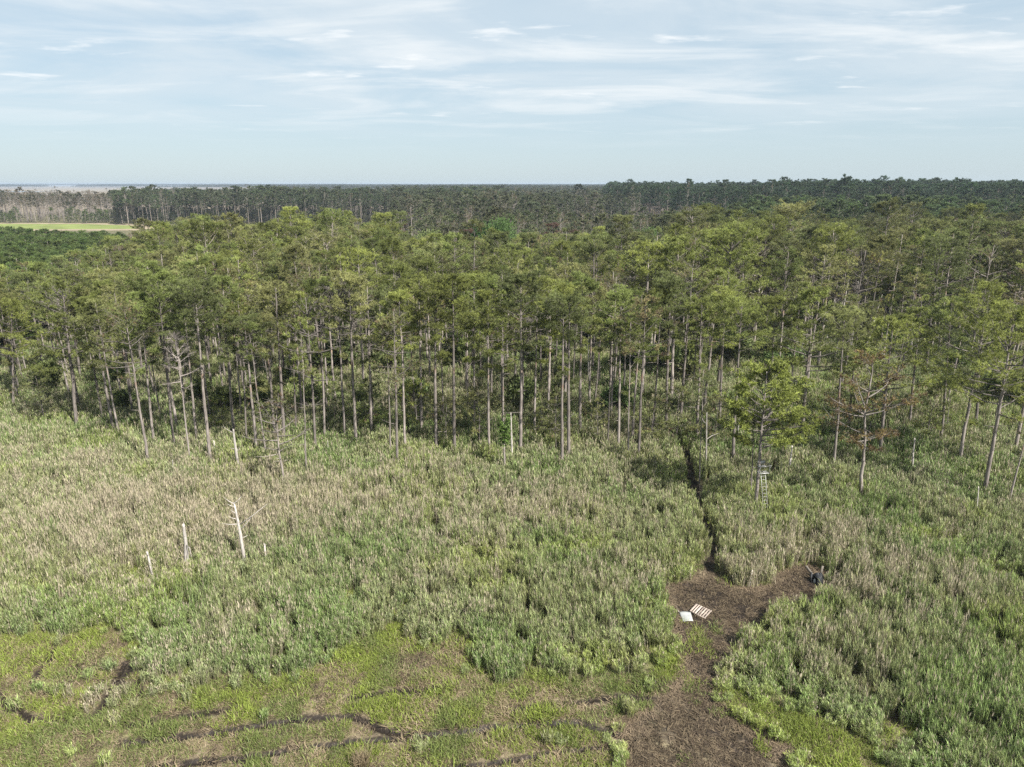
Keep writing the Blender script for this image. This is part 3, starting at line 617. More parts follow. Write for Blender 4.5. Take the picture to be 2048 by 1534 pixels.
# leafy and rusty trees among the pines
for px, ty, D, hh, kk, tint, lab in ((1003, 434, 212, 20, 0, (.105, .172, .05), 'large fresh-green leafy tree rising from the dark pines'), (965, 440, 216, 19.5, 1, (.045, .10, .025), 'dark green leafy tree beside the large fresh-green one'),
        (1052, 466, 203, 17.5, 1, (.15, .195, .045), 'yellow-green leafy tree next to the large fresh-green one'), (852, 456, 209, 18, 1, (.19, .23, .085), 'small pale lime leafy tree among the pines'),
        (1292, 452, 212, 18.5, 1, (.10, .155, .05), 'fresh-green leafy tree before the open gap in the pines'), (1424, 440, 235, 19.5, 0, (.14, .19, .05), 'pale green rounded leafy tree before the tall wood')):
    q = ray(px, ty); x = q[0] / q[1] * D; h = height_at(ty, D) + .6; placed.append((x, D)); place_tree('leafy_tree', K['broad'][kk], x, D, h, px, lab, 'tree', None, tint, sxy=.9)
for px, ty, D, lab in ((935, 460, 203, 'rust-brown dying pine near the fresh-green leafy tree'), (905, 484, 198, 'dull red-brown pine in front of the rust-brown one'), (1105, 448, 206, 'reddish brown dead-needled pine behind the green canopy'), (1150, 462, 203, 'rust-tinged pine beside the reddish brown one'), (800, 448, 226, 'brownish pine among green pines toward the far wood')):
    q = ray(px, ty); x = q[0] / q[1] * D; place_tree('rusty_pine_tree', K['thin'][px % 5], x, D, height_at(ty, D), px, lab, 'pine', None, (.125, .075, .056), sxy=1.5)
def vine():
    r = np.random.default_rng(5); mb = MB(); n = 130; z = 5.2 + r.normal(0, .9, n); a = r.uniform(0, 6.28, n); q = r.uniform(.1, .55, n); C = np.stack([np.cos(a) * q, np.sin(a) * q, z], 1)
    needles(mb, C, norm(C * np.array([1, 1, 0])), .34, .2, 4, r, up=-.1, spread=.7); return mb.mesh('climbing_vine', [M_leaf])
x, y = at(1010, 922, 1.7); v = obj('climbing_vine', vine(), None, (x, y - .1, 0)); v['tint'] = (.095, .15, .035); tag(v, 'bright green climber wrapped round a slim pine trunk', 'vine')

# ------------------------------------------------------------------ masses that nobody could count: points that carry plant meshes
def proto_collection(name, meshes):
    c = bpy.data.collections.new(name)
    for i, m in enumerate(meshes): c.objects.link(bpy.data.objects.new('%s_%02d' % (name, i), m))
    return c
def scatter(name, pts, rot, scl, idx, tint, coll, label):
    n = len(pts); me = bpy.data.meshes.new(name); me.vertices.add(n); me.vertices.foreach_set('co', np.asarray(pts, np.float32).ravel())
    for k, typ, v, f in (('rot', 'FLOAT_VECTOR', rot, 'vector'), ('scl', 'FLOAT_VECTOR', scl, 'vector'), ('tint', 'FLOAT_VECTOR', tint, 'vector'), ('idx', 'INT', idx, 'value')):
        a_ = me.attributes.new(k, typ, 'POINT'); a_.data.foreach_set(f, np.asarray(v, np.int32 if typ == 'INT' else np.float32).ravel())
    o = obj(name, me); o['kind'] = 'stuff'; o['label'] = label
    g = bpy.data.node_groups.new(name, 'GeometryNodeTree'); g.interface.new_socket('Geometry', in_out='INPUT', socket_type='NodeSocketGeometry'); g.interface.new_socket('Geometry', in_out='OUTPUT', socket_type='NodeSocketGeometry')
    gi = N(g, 'NodeGroupInput'); go = N(g, 'NodeGroupOutput'); ip = N(g, 'GeometryNodeInstanceOnPoints'); ci = N(g, 'GeometryNodeCollectionInfo', transform_space='ORIGINAL')
    ci.inputs['Collection'].default_value = coll; ci.inputs['Separate Children'].default_value = True; ci.inputs['Reset Children'].default_value = True
    def na(nm, typ):
        n_ = N(g, 'GeometryNodeInputNamedAttribute', data_type=typ); n_.inputs['Name'].default_value = nm; return n_.outputs['Attribute']
    er = N(g, 'FunctionNodeEulerToRotation'); g.links.new(na('rot', 'FLOAT_VECTOR'), er.inputs[0])
    g.links.new(gi.outputs[0], ip.inputs['Points']); g.links.new(ci.outputs[0], ip.inputs['Instance']); ip.inputs['Pick Instance'].default_value = True
    g.links.new(na('idx', 'INT'), ip.inputs['Instance Index']); g.links.new(er.outputs[0], ip.inputs['Rotation']); g.links.new(na('scl', 'FLOAT_VECTOR'), ip.inputs['Scale']); g.links.new(ip.outputs[0], go.inputs[0])
    md = o.modifiers.new('plants', 'NODES'); md.node_group = g; return o
def joined(kind, name, wood):
    tr, cr = kind.parts; mb = MB()
    mb.add(np.concatenate(tr.v), np.concatenate(tr.f), 0)
    if cr.n: mb.add(np.concatenate(cr.v), np.concatenate(cr.f), 1, rnd=np.concatenate(cr.a['rnd']), dead=np.concatenate(cr.a['dead']))
    return mb.mesh(name, [wood, M_needle])
def tree_scatter(name, rows, kinds, label, wood=None):
    "rows of x, y, height, kind, tint"
    meshes, hs, first = [], [], {}
    for kd in kinds:
        first[kd] = len(meshes)
        for k_ in K[kd]: meshes.append(joined(k_, name, wood or (M_twig if kd in ('dead', 'ghost') else M_bark))); hs.append(k_.H)
    c = proto_collection(name, meshes); r = np.random.default_rng(len(rows)); n = len(rows)
    idx = np.array([first[q[3]] + r.integers(len(K[q[3]])) for q in rows]); s = np.array([q[2] for q in rows]) / np.array(hs)[idx]
    sc = np.stack([s * r.uniform(.9, 1.15, n)] * 2 + [s], 1); rot = np.stack([r.normal(0, .02, n), r.normal(0, .02, n), r.uniform(0, 6.28, n)], 1)
    return scatter(name, [(q[0], q[1], 0) for q in rows], rot, sc, idx, [q[4] for q in rows], c, label)
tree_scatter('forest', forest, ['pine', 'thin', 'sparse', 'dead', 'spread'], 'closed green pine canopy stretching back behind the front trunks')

def fill(x0, x1, y0, y1, cell, cond, r):
    a, b = np.meshgrid(np.arange(x0, x1, cell), np.arange(y0, y1, cell), indexing='ij')
    x = (a + r.uniform(-.45, .45, a.shape) * cell).ravel(); y = (b + r.uniform(-.45, .45, a.shape) * cell).ravel(); k = cond(x, y); return x[k], y[k]
r2 = np.random.default_rng(21)
def tints(n, base, var=.2):
    return np.array(base)[None] * r2.uniform(1 - var * 1.5, 1 + var * 1.5, (n, 1)) * r2.uniform(.93, 1.07, (n, 3))
# young plantation
x, y = fill(-300, -40, 100, 315, 2.7, lambda x, y: (y > np.interp(pxcol(x / y), [-300, 0, 120, 250, 330], [104, 116, 128, 164, 209])) & (y < np.interp(pxcol(x / y), [-300, 0, 250, 300], [305, 300, 285, 240])) & (pxcol(x / y) < 300) & (x / y > -.95), r2)
hh = 11.0 + (NZ[3](x, y, 40) - .5) * 3 + r2.normal(0, .6, len(x)); T = tints(len(x), (.075, .105, .03))
tree_scatter('young_forest', [(x[i], y[i], hh[i], 'young', T[i]) for i in range(len(x))], ['young'], 'dense dark plantation of young pines before the far field')
# second wood (mature, shaded trunks) and the tall wood
rows = []
def belt(cond, cell, kd, H, sH, tint, X=(-1500, 1500), Y=(270, 1500), mix=None):
    x, y = fill(X[0], X[1], Y[0], Y[1], cell, cond, r2); T = tints(len(x), tint)
    hump = (NZ[2](x, y, 90) - .5) * 5 + (1.6 * sstep(pc(x, y), 1380, 1620) if kd == 'tall' else 0)
    for i in range(len(x)):
        k2 = kd if mix is None or r2.random() > mix[1] else mix[0]
        rows.append((x[i], y[i], H + hump[i] + r2.normal(0, sH), k2, T[i]))
pc = lambda x, y: pxcol(x / y)
bend = lambda x, y: NZ[1](x, y, 60) * 50
belt(lambda x, y: (pc(x, y) > 268 + bend(x, y) * .3) & (pc(x, y) < 1010) & (y > 505 + bend(x, y)) & (y < np.interp(pc(x, y), [270, 450, 700, 1000], [660, 700, 790, 1000])), 7.6, 'far', 22.6, 2.0, (.080, .098, .050), (-700, 60), (500, 1150), ('ghost', .12))
belt(lambda x, y: (pc(x, y) > 780 + bend(x, y)) & (pc(x, y) < 1260) & (y > 335 + bend(x, y) + np.clip(pc(x, y) - 1050, 0, 300) * .5) & (y < 1150), 9.0, 'far', 20.5, 2.2, (.095, .105, .058), (-260, 330), (330, 1150), ('ghost', .28))
belt(lambda x, y: (pc(x, y) > np.interp(y, [380, 470, 560, 1500], [1500, 1300, 1190, 1190]) + bend(x, y) * .4) & (pc(x, y) < 2350) & (y > 385 + bend(x, y) - np.clip(pc(x, y) - 1700, 0, 500) * .16), 8.6, 'tall', 26.6, 2.2, (.052, .078, .038), (60, 1500), (300, 1500), ('far', .15))
belt(lambda x, y: (pc(x, y) > 1260 + bend(x, y) * 7) & (pc(x, y) < 2350) & (y > 250) & (y < 330 + bend(x, y) * 2.2), 6.6, 'far', 20.5, 2.0, (.085, .115, .045), (70, 420), (262, 400))
belt(lambda x, y: (pc(x, y) > 1250) & (pc(x, y) < 1470) & (y > 290) & (y < 420) & (NZ[3](x, y, 18) > .52), 8.0, 'ghost', 13.0, 2.0, (.12, .125, .06), (40, 170), (270, 420), ('far', .2))
belt(lambda x, y: (pc(x, y) > 275) & (pc(x, y) < 1250) & (y > 512 + bend(x, y) - np.clip(pc(x, y) - 760, 0, 100) * 1.6) & (y < 640 + bend(x, y)), 6.0, 'young', 8.5, 2.2, (.085, .095, .05), (-700, 130), (335, 700))
belt(lambda x, y: (pc(x, y) > 820 + bend(x, y) * .6) & (pc(x, y) < 1330) & (y > 206 + bend(x, y) * .3) & (y < 350), 7.5, 'far', 15.8, 2.0, (.105, .118, .058), (-70, 110), (205, 350), ('ghost', .4))
belt(lambda x, y: (pc(x, y) > 1290 + bend(x, y)) & (pc(x, y) < 1560) & (y > 236) & (y < 300), 6.5, 'far', 18.0, 2.0, (.10, .125, .05), (40, 130), (236, 300), ('ghost', .12))
tree_scatter('far_forest', rows, ['far', 'ghost', 'tall', 'young'], 'dark mature pine wood behind the nearer green canopy')
# grey dying wood behind the field
rows = []
belt(lambda x, y: (pc(x, y) > -500) & (pc(x, y) < 290 + bend(x, y)) & (y > 560) & (y < 720 + bend(x, y) * 2), 8.0, 'ghost', 19.5, 2.2, (.10, .10, .06), (-900, -230), (550, 860), ('far', .16))
belt(lambda x, y: (pc(x, y) > -500) & (pc(x, y) < 285) & (y > 552) & (y < 580) & (NZ[4](x, y, 25) > .45), 5.0, 'young', 8.5, 2.0, (.09, .12, .04), (-900, -230), (550, 590))
belt(lambda x, y: (pc(x, y) > -600) & (pc(x, y) < 700) & (y > 900) & (y < 1900) & (NZ[4](x, y, 200) > .60), 16.0, 'ghost', 13, 2.5, (.12, .11, .08), (-2000, -200), (900, 1900))
tree_scatter('ghost_forest', rows, ['ghost', 'far', 'young'], 'pale grey dying pines in a loose wood behind the far field')
# the woods on the horizon
rows = []
def band(y0, px0, px1, H, depth, cell, tint, gate=0.0, wl=300, kd='far', scale=1.0):
    x0 = (px0 - 1024) / (FPX * .97) * y0; x1 = (px1 - 1024) / (FPX * .97) * y0
    x, y = fill(x0, x1, y0, y0 + depth, cell, lambda x, y: NZ[5](x, y * .3, wl) > gate, r2); T = tints(len(x), tint, .15)
    hp = (NZ[6](x, y, 260) - .5) * 6
    for i in range(len(x)): rows.append((x[i], y[i], (H + hp[i] + r2.normal(0, 1.2)) , kd, T[i]))
for y0, a, b, H, dp, ce, gt in ((1180, 330, 1300, 22, 130, 9, .30), (1550, 560, 2400, 23.5, 160, 11, .25), (2100, 560, 2500, 24, 160, 12, .28), (2800, 640, 2500, 25, 180, 13, .26), (3700, 420, 2500, 25, 200, 15, .25), (4900, 480, 2500, 26, 220, 17, .2), (6300, 250, 2600, 27, 240, 19, .25), (8300, -400, 2600, 30, 300, 24, .30)):
    band(y0, a, b, H, dp, ce, (.075, .085, .045), gt)
for y0, a, b, H in ((4700, -300, 140, 22), (5200, 200, 330, 20), (4400, 345, 480, 19), (5600, -500, 420, 24)):
    band(y0, a, b, H, 150, 15, (.06, .075, .04), .34 if y0 > 5500 else .2, 500)
tree_scatter('distant_forest', rows, ['far'], 'low blue-grey woods along the horizon beyond the tan marsh')

# ------------------------------------------------------------------ reeds, grass and litter
def reed_mesh(seed, n, h, leaves, deadfrac, plume, rad=.30, wst=.031, wl=.033):
    r = np.random.default_rng(seed); mb = MB()
    for i in range(n):
        a = r.uniform(0, 6.28); q = rad * math.sqrt(r.random()); b = np.array([math.cos(a) * q, math.sin(a) * q, -.08]); H = h * r.uniform(.62, 1.10)
        dead = 1.0 if r.random() < deadfrac else 0.0; ln = r.normal(0, .06, 2); tip = b + np.array([ln[0] * H, ln[1] * H, H * (.95 if dead else .88)]); f = r.uniform(0, 3.14); s = np.array([math.cos(f), math.sin(f), 0]) * wst * .5
        g = r.uniform(.1, .9)
        mb.add([b - s, b + s, tip + s * .6, tip - s * .6], [[0, 1, 2], [0, 2, 3]], rnd=g, dead=max(dead, .28))
        if dead and r.random() < plume:
            for j in range(2):
                f = r.uniform(0, 6.28); s = np.array([math.cos(f), math.sin(f), 0]) * .03; d = np.array([r.normal(.03, .03), r.normal(0, .03), .30])
                mb.add([tip - s, tip + s, tip + d], [[0, 1, 2]], rnd=r.uniform(.5, .9), dead=1.0)
        for j in range(leaves if not dead else r.integers(0, 2)):
            u = r.uniform(.40, 1.0); p = b + (tip - b) * u; a2 = r.uniform(0, 6.28); L = r.uniform(.32, .58) * (h / 2.0) ** .5
            d = np.array([math.cos(a2), math.sin(a2), 0]); sd_ = np.array([-math.sin(a2), math.cos(a2), 0]) * wl * .5; up = r.uniform(.7, 1.0)
            m = p + d * L * .15 + np.array([0, 0, L * .52 * up]); e = p + d * L * .42 + np.array([0, 0, L * .95 * up])
            mb.add([p - sd_ * .5, p + sd_ * .5, m + sd_, m - sd_, e], [[0, 1, 2], [0, 2, 3], [3, 2, 4]], rnd=np.clip(g + r.normal(0, .2), 0, 1), dead=dead)
    return mb.mesh('reed_tuft', [M_reed])
def grass_mesh(seed, n, h, deadfrac, rad=.32, lean=.5, wid=.03):
    r = np.random.default_rng(seed); mb = MB(); a = r.uniform(0, 6.28, n); q = rad * np.sqrt(r.random(n)); b = np.stack([np.cos(a) * q, np.sin(a) * q, np.full(n, -.05)], 1)
    H = h * r.uniform(.6, 1.15, n); d = np.stack([r.normal(0, lean, n), r.normal(0, lean, n), np.ones(n)], 1); d = norm(d); m = b + d * (H * .55)[:, None]
    e = m + norm(d + np.stack([r.normal(0, .5, n), r.normal(0, .5, n), r.normal(-.25, .3, n)], 1)) * (H * .5)[:, None]
    f = r.uniform(0, 3.14, n); s = np.stack([np.cos(f), np.sin(f), 0 * f], 1) * wid * .5
    V = np.stack([b - s, b + s, m + s * .8, m - s * .8, e], 1).reshape(-1, 3); o = (np.arange(n) * 5)[:, None, None]; F = (np.array([[0, 1, 2], [0, 2, 3], [3, 2, 4]])[None] + o).reshape(-1, 3)
    dd = np.repeat((r.random(n) < deadfrac).astype(float), 5); mb.add(V, F, rnd=np.repeat(r.random(n), 5), dead=dd); return mb.mesh('grass_tuft', [M_grass])
def litter_mesh(seed, n, L=.35, rad=.4):
    r = np.random.default_rng(seed); mb = MB(); a = r.uniform(0, 6.28, n); q = rad * np.sqrt(r.random(n)); c = np.stack([np.cos(a) * q, np.sin(a) * q, r.uniform(.0, .07, n)], 1)
    f = r.uniform(0, 6.28, n); d = np.stack([np.cos(f), np.sin(f), r.normal(0, .14, n)], 1) * (L * r.uniform(.4, 1, n))[:, None]; s = np.stack([-np.sin(f), np.cos(f), 0 * f], 1) * .014
    V = np.stack([c - d * .5 - s, c - d * .5 + s, c + d * .5 + s, c + d * .5 - s], 1).reshape(-1, 3); o = (np.arange(n) * 4)[:, None, None]; F = (np.array([[0, 1, 2], [0, 2, 3]])[None] + o).reshape(-1, 3)
    mb.add(V, F, rnd=np.repeat(r.random(n), 4), dead=np.repeat(r.uniform(.0, .6, n), 4)); return mb.mesh('litter', [M_grass])
reed_c = proto_collection('reed_tuft', [reed_mesh(1, 17, 1.75, 7, .15, .3), reed_mesh(2, 17, 1.75, 7, .25, .4), reed_mesh(3, 16, 1.7, 6, .35, .5), reed_mesh(4, 16, 1.75, 7, .2, .4),
                                        reed_mesh(5, 18, 2.05, 5, .65, .6), reed_mesh(6, 18, 2.1, 5, .8, .6), reed_mesh(7, 18, 2.1, 4, .9, .5), reed_mesh(8, 17, 2.0, 6, .55, .6)]
    + [reed_mesh(20 + i, 27, h_, lv, df, .35, .30, .021, .025) for i, (h_, lv, df) in enumerate(((1.75, 8, .08), (1.75, 8, .18), (1.7, 7, .3), (1.75, 8, .14), (2.05, 5, .65), (2.1, 5, .8), (2.1, 4, .9), (2.0, 6, .55)))])
grass_c = proto_collection('grass_tuft', [grass_mesh(i, 26, .42, df, lean=ln) for i, df, ln in ((1, .05, .35), (2, .12, .45), (3, .25, .6), (4, .85, .9), (5, .95, 1.1), (6, .6, .8))])
litter_c = proto_collection('litter', [litter_mesh(i, 30) for i in range(3)])
r3 = np.random.default_rng(33)
def spots(y0, y1, dens, margin=1.06):
    "random points over the visible wedge of marsh, dens per square metre"
    X1 = .80 * y1 * margin + 6; n = int(2 * X1 * (y1 - y0) * dens); x = r3.uniform(-X1, X1, n); y = r3.uniform(y0, y1, n); k = np.abs(x) < .80 * y * margin + 6; return x[k], y[k]
px_, py_ = [], []
for y0, y1, dn in ((20, 44, 8.5), (44, 60, 8.0), (60, 78, 6.8), (78, 100, 5.4), (100, 130, 3.4), (130, 175, 1.6)):
    x, y = spots(y0, y1, dn); px_.append(x); py_.append(y)
x = np.concatenate(px_); y = np.concatenate(py_); Z = zones(x, y)
clump = NZ[3](x, y, 1.15, 2); big = NZ[4](x, y, 7.0, 3)
keepP = (1 - Z['bare']) * (1 - .996 * Z['short']) * (1 - .75 * np.clip(Z['lime'], 0, 1)) * np.clip(.20 + 1.5 * sstep(clump, .28, .66), 0, 1)
thin_reeds = Z['short'] * gauss(ell(250, 1375, 90, 40), x, y) * .5
keepP = np.maximum(keepP, thin_reeds * (1 - Z['bare']) * (1 - Z['rutx']))
k = r3.random(len(x)) < keepP; x, y = x[k], y[k]; Z = {a: b[k] for a, b in Z.items()}; clump = clump[k]; big = big[k]; n = len(x)
straw = np.full(n, .07)
for e, wt in E_STRAW: straw = np.maximum(straw, wt * gauss(e, x, y))
straw = np.clip(straw * .72 + (NZ[2](x, y, 4.5, 3) - .5) * .62 + (NZ[6](x, y, 14, 2) - .5) * .35, 0, 1)
isdead = r3.random(n) < straw
lush = sstep(NZ[7](x, y, 6.0, 3), .42, .66)
shade_snag = np.zeros(n)
for q_ in ((372, 1112), (303, 1130), (486, 1108), (530, 1108)): e_ = at(q_[0], q_[1], 1.2); shade_snag = np.maximum(shade_snag, np.exp(-((x - e_[0]) / 1.0) ** 2 - ((y - e_[1] + .8) / 1.6) ** 2))
nearclear = np.exp(-np.clip(-poly_dist(CLEAR, x, y), 0, 50) / 2.2) + .8 * np.exp(-line_dist(TRAIL, x, y) / 1.2)
g0 = np.array([.205, .232, .098]); g1 = np.array([.158, .214, .068]); g2 = np.array([.225, .270, .060]); g3 = np.array([.240, .228, .132])
tn = g0[None] * (1 - lush[:, None]) + g1[None] * lush[:, None]
lm = np.clip(Z['lime'] * 1.2 + .5 * nearclear * (x > 0) + .5 * sstep(NZ[5](x, y, 9), .55, .72), 0, .85)[:, None]; tn = tn * (1 - lm) + g2[None] * lm
dy = (straw * .85)[:, None]; tn = tn * (1 - dy) + g3[None] * dy
tn = tn * r3.uniform(.82, 1.2, (n, 1)) * r3.uniform(.95, 1.05, (n, 3))
hgt = (.77 + .44 * big + .35 * (clump - .5)) * r3.uniform(.74, 1.22, n) * (1 - .35 * Z['lime']) * (1 - .30 * np.clip(nearclear * .6, 0, 1)) * (1 - .3 * Z['short'])
ed = np.maximum(sstep(poly_dist(SHORT, x, y), -6, 0), 1.5 * sstep(poly_dist(LIMEBAND, x, y), -5, 0)); hgt *= (1 - .28 * ed) * (1 - .30 * shade_snag); hgt *= 1 - .45 * np.exp(-np.clip(-poly_dist(CLEAR, x, y), 0, 9) / .5) * r3.random(n)
idx = np.where(isdead, r3.integers(4, 8, n), r3.integers(0, 4, n))
idx = idx + 8 * (y < 56 + 10 * r3.random(n)); wd = r3.uniform(.9, 1.15, n)
reeds = scatter('reed_bed', np.stack([x, y, ground_z(x, y) * 1.0], 1), np.stack([r3.normal(0, .05, n), r3.normal(0, .05, n) , r3.uniform(0, 6.28, n)], 1), np.stack([wd, wd, hgt], 1), idx, tn, reed_c, 'tall green and straw coloured reeds covering the marsh')
print('reeds', n)
# short marsh grass, lime and matted tan
x, y = spots(20, 62, 23.0); Z = zones(x, y)
p = np.clip(np.maximum.reduce([Z['short'], Z['lime'] * 1.1, .22 * (1 - Z['bare'])]), 0, 1) * (1 - Z['clear'] * .97) * (1 - Z['trail']) * (1 - Z['rutx']) * (1 - Z['mudsp'] * .9)
tuft_in_clear = Z['clear'] * np.maximum.reduce([.8 * gauss(ell(1395, 1278, 14, 22), x, y), .7 * gauss(ell(1432, 1262, 8, 10), x, y), .5 * gauss(ell(1385, 1370, 14, 22), x, y), .8 * gauss(ell(1527, 1500, 14, 8), x, y), .8 * gauss(ell(1440, 1425, 10, 6), x, y), .6 * gauss(ell(1370, 1515, 10, 6), x, y)])
p = np.maximum(p, tuft_in_clear)
tanp = np.clip(Z['short'] * (1 - Z['limeb']) * sstep(NZ[4](x, y, 2.6), .40, .56), 0, 1)
tanp = np.maximum(tanp, .75 * Z['short'] * (1 - sstep(x, -20, -9)) * sstep(NZ[6](x, y, 2.0), .36, .55)); p = p * (1 - .22 * tanp)
k = r3.random(len(x)) < p; x, y, tanp = x[k], y[k], tanp[k]; Z = {a: b[k] for a, b in Z.items()}; n = len(x)
dead = r3.random(n) < np.clip(tanp * .66 + .10, 0, .92)
gl = np.array([.215, .262, .054]); gd = np.array([.160, .195, .060]); q = sstep(NZ[7](x, y, 3.0), .35, .6)[:, None]; q = np.maximum(q, Z['limeb'][:, None] * .8)
tn = (gd * (1 - q) + gl * q) * r3.uniform(.8, 1.2, (n, 1)); tn = tn * (1 - .35 * dead[:, None]) + .35 * dead[:, None] * np.array([.22, .2, .1])
idx = np.where(dead, r3.integers(3, 6, n), r3.integers(0, 3, n)); sc = r3.uniform(.75, 1.25, n) * (.55 + 1.0 * NZ[1](x, y, 1.3, 2))
scatter('marsh_grass', np.stack([x, y, ground_z(x, y)], 1), np.stack([r3.normal(0, .12, n), r3.normal(0, .12, n), r3.uniform(0, 6.28, n)], 1), np.stack([sc * 1.1, sc * 1.1, sc * (1 - .35 * dead)], 1), idx, tn, grass_c, 'short lime green and matted tan marsh grass')
print('grass', n)
x, y = spots(20, 62, 9.0); Z = zones(x, y); edgeb = 1 - sstep(np.abs(poly_dist(CLEAR, x, y)), .1, 1.3)
p = np.clip(Z['clear'] * (.35 + .5 * sstep(NZ[2](x, y, 1.3), .4, .6)) + Z['strip'] + .8 * edgeb + .25 * Z['short'] + .3 * Z['mudsp'], 0, 1) * (1 - Z['trail'])
p = p * (1 - Z['rutx'] * (1 - Z['clear'])); k = r3.random(len(x)) < p; x, y = x[k], y[k]; n = len(x); eb = edgeb[k][:, None]
tn = (np.array([.06, .043, .031]) * (1 - eb) + np.array([.15, .112, .08]) * eb) * r3.uniform(.6, 1.3, (n, 1))
scatter('litter', np.stack([x, y, ground_z(x, y) + .01], 1), np.stack([r3.normal(0, .05, n), r3.normal(0, .05, n), r3.uniform(0, 6.28, n)], 1), np.stack([r3.uniform(.7, 1.3, n)] * 3, 1), r3.integers(0, 3, n), tn, litter_c, 'broken brown reed stems strewn over the mud')
# undergrowth below the pines
x, y = spots(84, 190, .014); fr = front(x / y); k = (y > fr + 12) & (r3.random(len(x)) < .15 + .9 * sstep(NZ[3](x, y, 14), .4, .6)); x, y = x[k], y[k]; n = len(x)
tn = np.array([.105, .130, .045])[None] * r3.uniform(.6, 1.5, (n, 1)) * r3.uniform(.9, 1.1, (n, 3)); s = r3.uniform(.6, 1.3, n)
sh = proto_collection('shrub', [joined(k_, 'shrub', M_twig) for k_ in K['shrub']])
scatter('undergrowth', np.stack([x, y, 0 * x], 1), np.stack([0 * x, 0 * x, r3.uniform(0, 6.28, n)], 1), np.stack([s, s, s], 1), r3.integers(0, 3, n), tn, sh, 'dark green bushes growing below the pines')

# ------------------------------------------------------------------ things people left
def rotz(a): return np.array([[math.cos(a), -math.sin(a), 0], [math.sin(a), math.cos(a), 0], [0, 0, 1]])
def part(name, mb, m, parent, smooth=False): return obj(name, mb.mesh(name, [m], smooth), parent)
x, y = at(1401, 1225); e = bpy.data.objects.new('pallet', None); col.objects.link(e); e.location = (x, y, float(ground_z(x, y)) + .03)
ax = at(1385, 1218); bx2 = at(1418, 1232); e.rotation_euler = (math.radians(3), math.radians(2), math.atan2(bx2[1] - ax[1], bx2[0] - ax[0]))
tag(e, 'wooden shipping pallet with seven pale boards lying on the mud', 'pallet')
for i in range(7): mb = MB(); mb.box((-.56 + i * .187, 0, .13), (.125, 1.05, .02)); part('deck_board', mb, M_plank, e)
for yy in (-.5, 0, .5): mb = MB(); mb.box((0, yy, .07), (1.25, .04, .096)); part('stringer', mb, M_plank, e)
for xx in (-.55, 0, .55): mb = MB(); mb.box((xx, 0, .01), (.10, 1.05, .018)); part('bottom_board', mb, M_plank, e)
x, y = at(1372, 1236); n = 8; mb = MB(); c = [at(*p) for p in ((1358, 1225), (1381, 1226), (1386, 1245), (1365, 1245))]; V = []
for zt in (0, -.02):
    for i in range(n + 1):
        for j in range(n + 1):
            u, v = i / n, j / n; p = np.array(c[0]) * (1-u) * (1-v) + np.array(c[1]) * u * (1-v) + np.array(c[2]) * u * v + np.array(c[3]) * (1-u) * v
            V.append((p[0] - x, p[1] - y, .10 + .05 * math.sin(u * 3.1) + .06 * v * u + zt))
F = []; m1 = n + 1; o2 = m1 * m1
for i in range(n):
    for j in range(n):
        a = i * m1 + j; F += [[a, a + 1, a + m1 + 1], [a, a + m1 + 1, a + m1], [o2 + a, o2 + a + m1 + 1, o2 + a + 1], [o2 + a, o2 + a + m1, o2 + a + m1 + 1]]
for i in range(n):
    for a, b in ((i, i + 1), (n * m1 + i + 1, n * m1 + i), ((i + 1) * m1, i * m1), (i * m1 + n, (i + 1) * m1 + n)): F += [[a, o2 + a, o2 + b], [a, o2 + b, b]]
mb.add(V, F); o = obj('panel_sheet', mb.mesh('panel_sheet', [M_white], True), None, (x, y, float(ground_z(x, y)))); tag(o, 'warped white sheet panel lying beside the wooden pallet', 'sheet')
mb = MB(); p0 = at(1352, 1212); p1 = at(1358, 1226); mb.tube([(p0[0] - p1[0], p0[1] - p1[1], .05), (0, 0, .12)], [.025, .022], 6); o = obj('stick', mb.mesh('stick', [M_deadwood]), None, (p1[0], p1[1], float(ground_z(*p1)))); tag(o, 'pale stick lying at the corner of the white sheet', 'stick')
# dark hulk with two boards on the mud
x, y = at(1636, 1163); e = bpy.data.objects.new('wrecked_drum', None); col.objects.link(e); e.scale = (1.12, 1.12, 1.0); e.location = (x, y, float(ground_z(x, y))); tag(e, 'dark rounded plastic hulk with two weathered boards jutting from the mud', 'wreck')
mb = MB(); n = 14; V = []; F = []
for i in range(7):
    el = i / 6 * 1.5; rr = math.cos(el) ** .8 if i < 6 else .02
    for j in range(n): a = j * 2 * math.pi / n; V.append((math.cos(a) * .42 * rr * (1 + .1 * math.sin(3 * a)), math.sin(a) * .48 * rr, -.05 + .85 * math.sin(el) * (1 + .06 * math.cos(2 * a))))
for i in range(6):
    for j in range(n):
        if j in (7, 8) and i < 3: continue
        a, b = i * n + j, i * n + (j + 1) % n; F += [[a, b, b + n], [a, b + n, a + n]]
mb.add(V, F); part('shell', mb, M_black, e, True)
def board(name, a, b, w, parent, m):
    a, b = np.array(a), np.array(b); d = b - a; L = np.linalg.norm(d); d /= L; s = norm(np.cross(d, np.array([0.2, .9, .3]))); u = np.cross(s, d); mb = MB(); mb.box((a + b) / 2, (w, .05, L), np.stack([s, u, d], 1)); part(name, mb, m, parent)
board('board', (-.15, .1, .25), (-.72, .55, 1.05), .16, e, M_grey_board); board('board', (.18, .1, .5), (.36, .35, 1.2), .14, e, M_grey_board); board('board', (-.5, -.1, -.05), (-.42, .25, .7), .12, e, M_black)
x, y = at(1628, 1163); mb = MB(); mb.tube([(0, 0, -.02), (0, 0, .05), (0, 0, .2), (0, .02, .25), (0, .02, .33), (0, .02, .34)], [.09, .11, .11, .09, .04, .035], 10); o = obj('jug', mb.mesh('jug', [M_white], True), None, (x, y - .1, float(ground_z(x, y)))); tag(o, 'small white jug lying against the dark plastic hulk', 'jug')
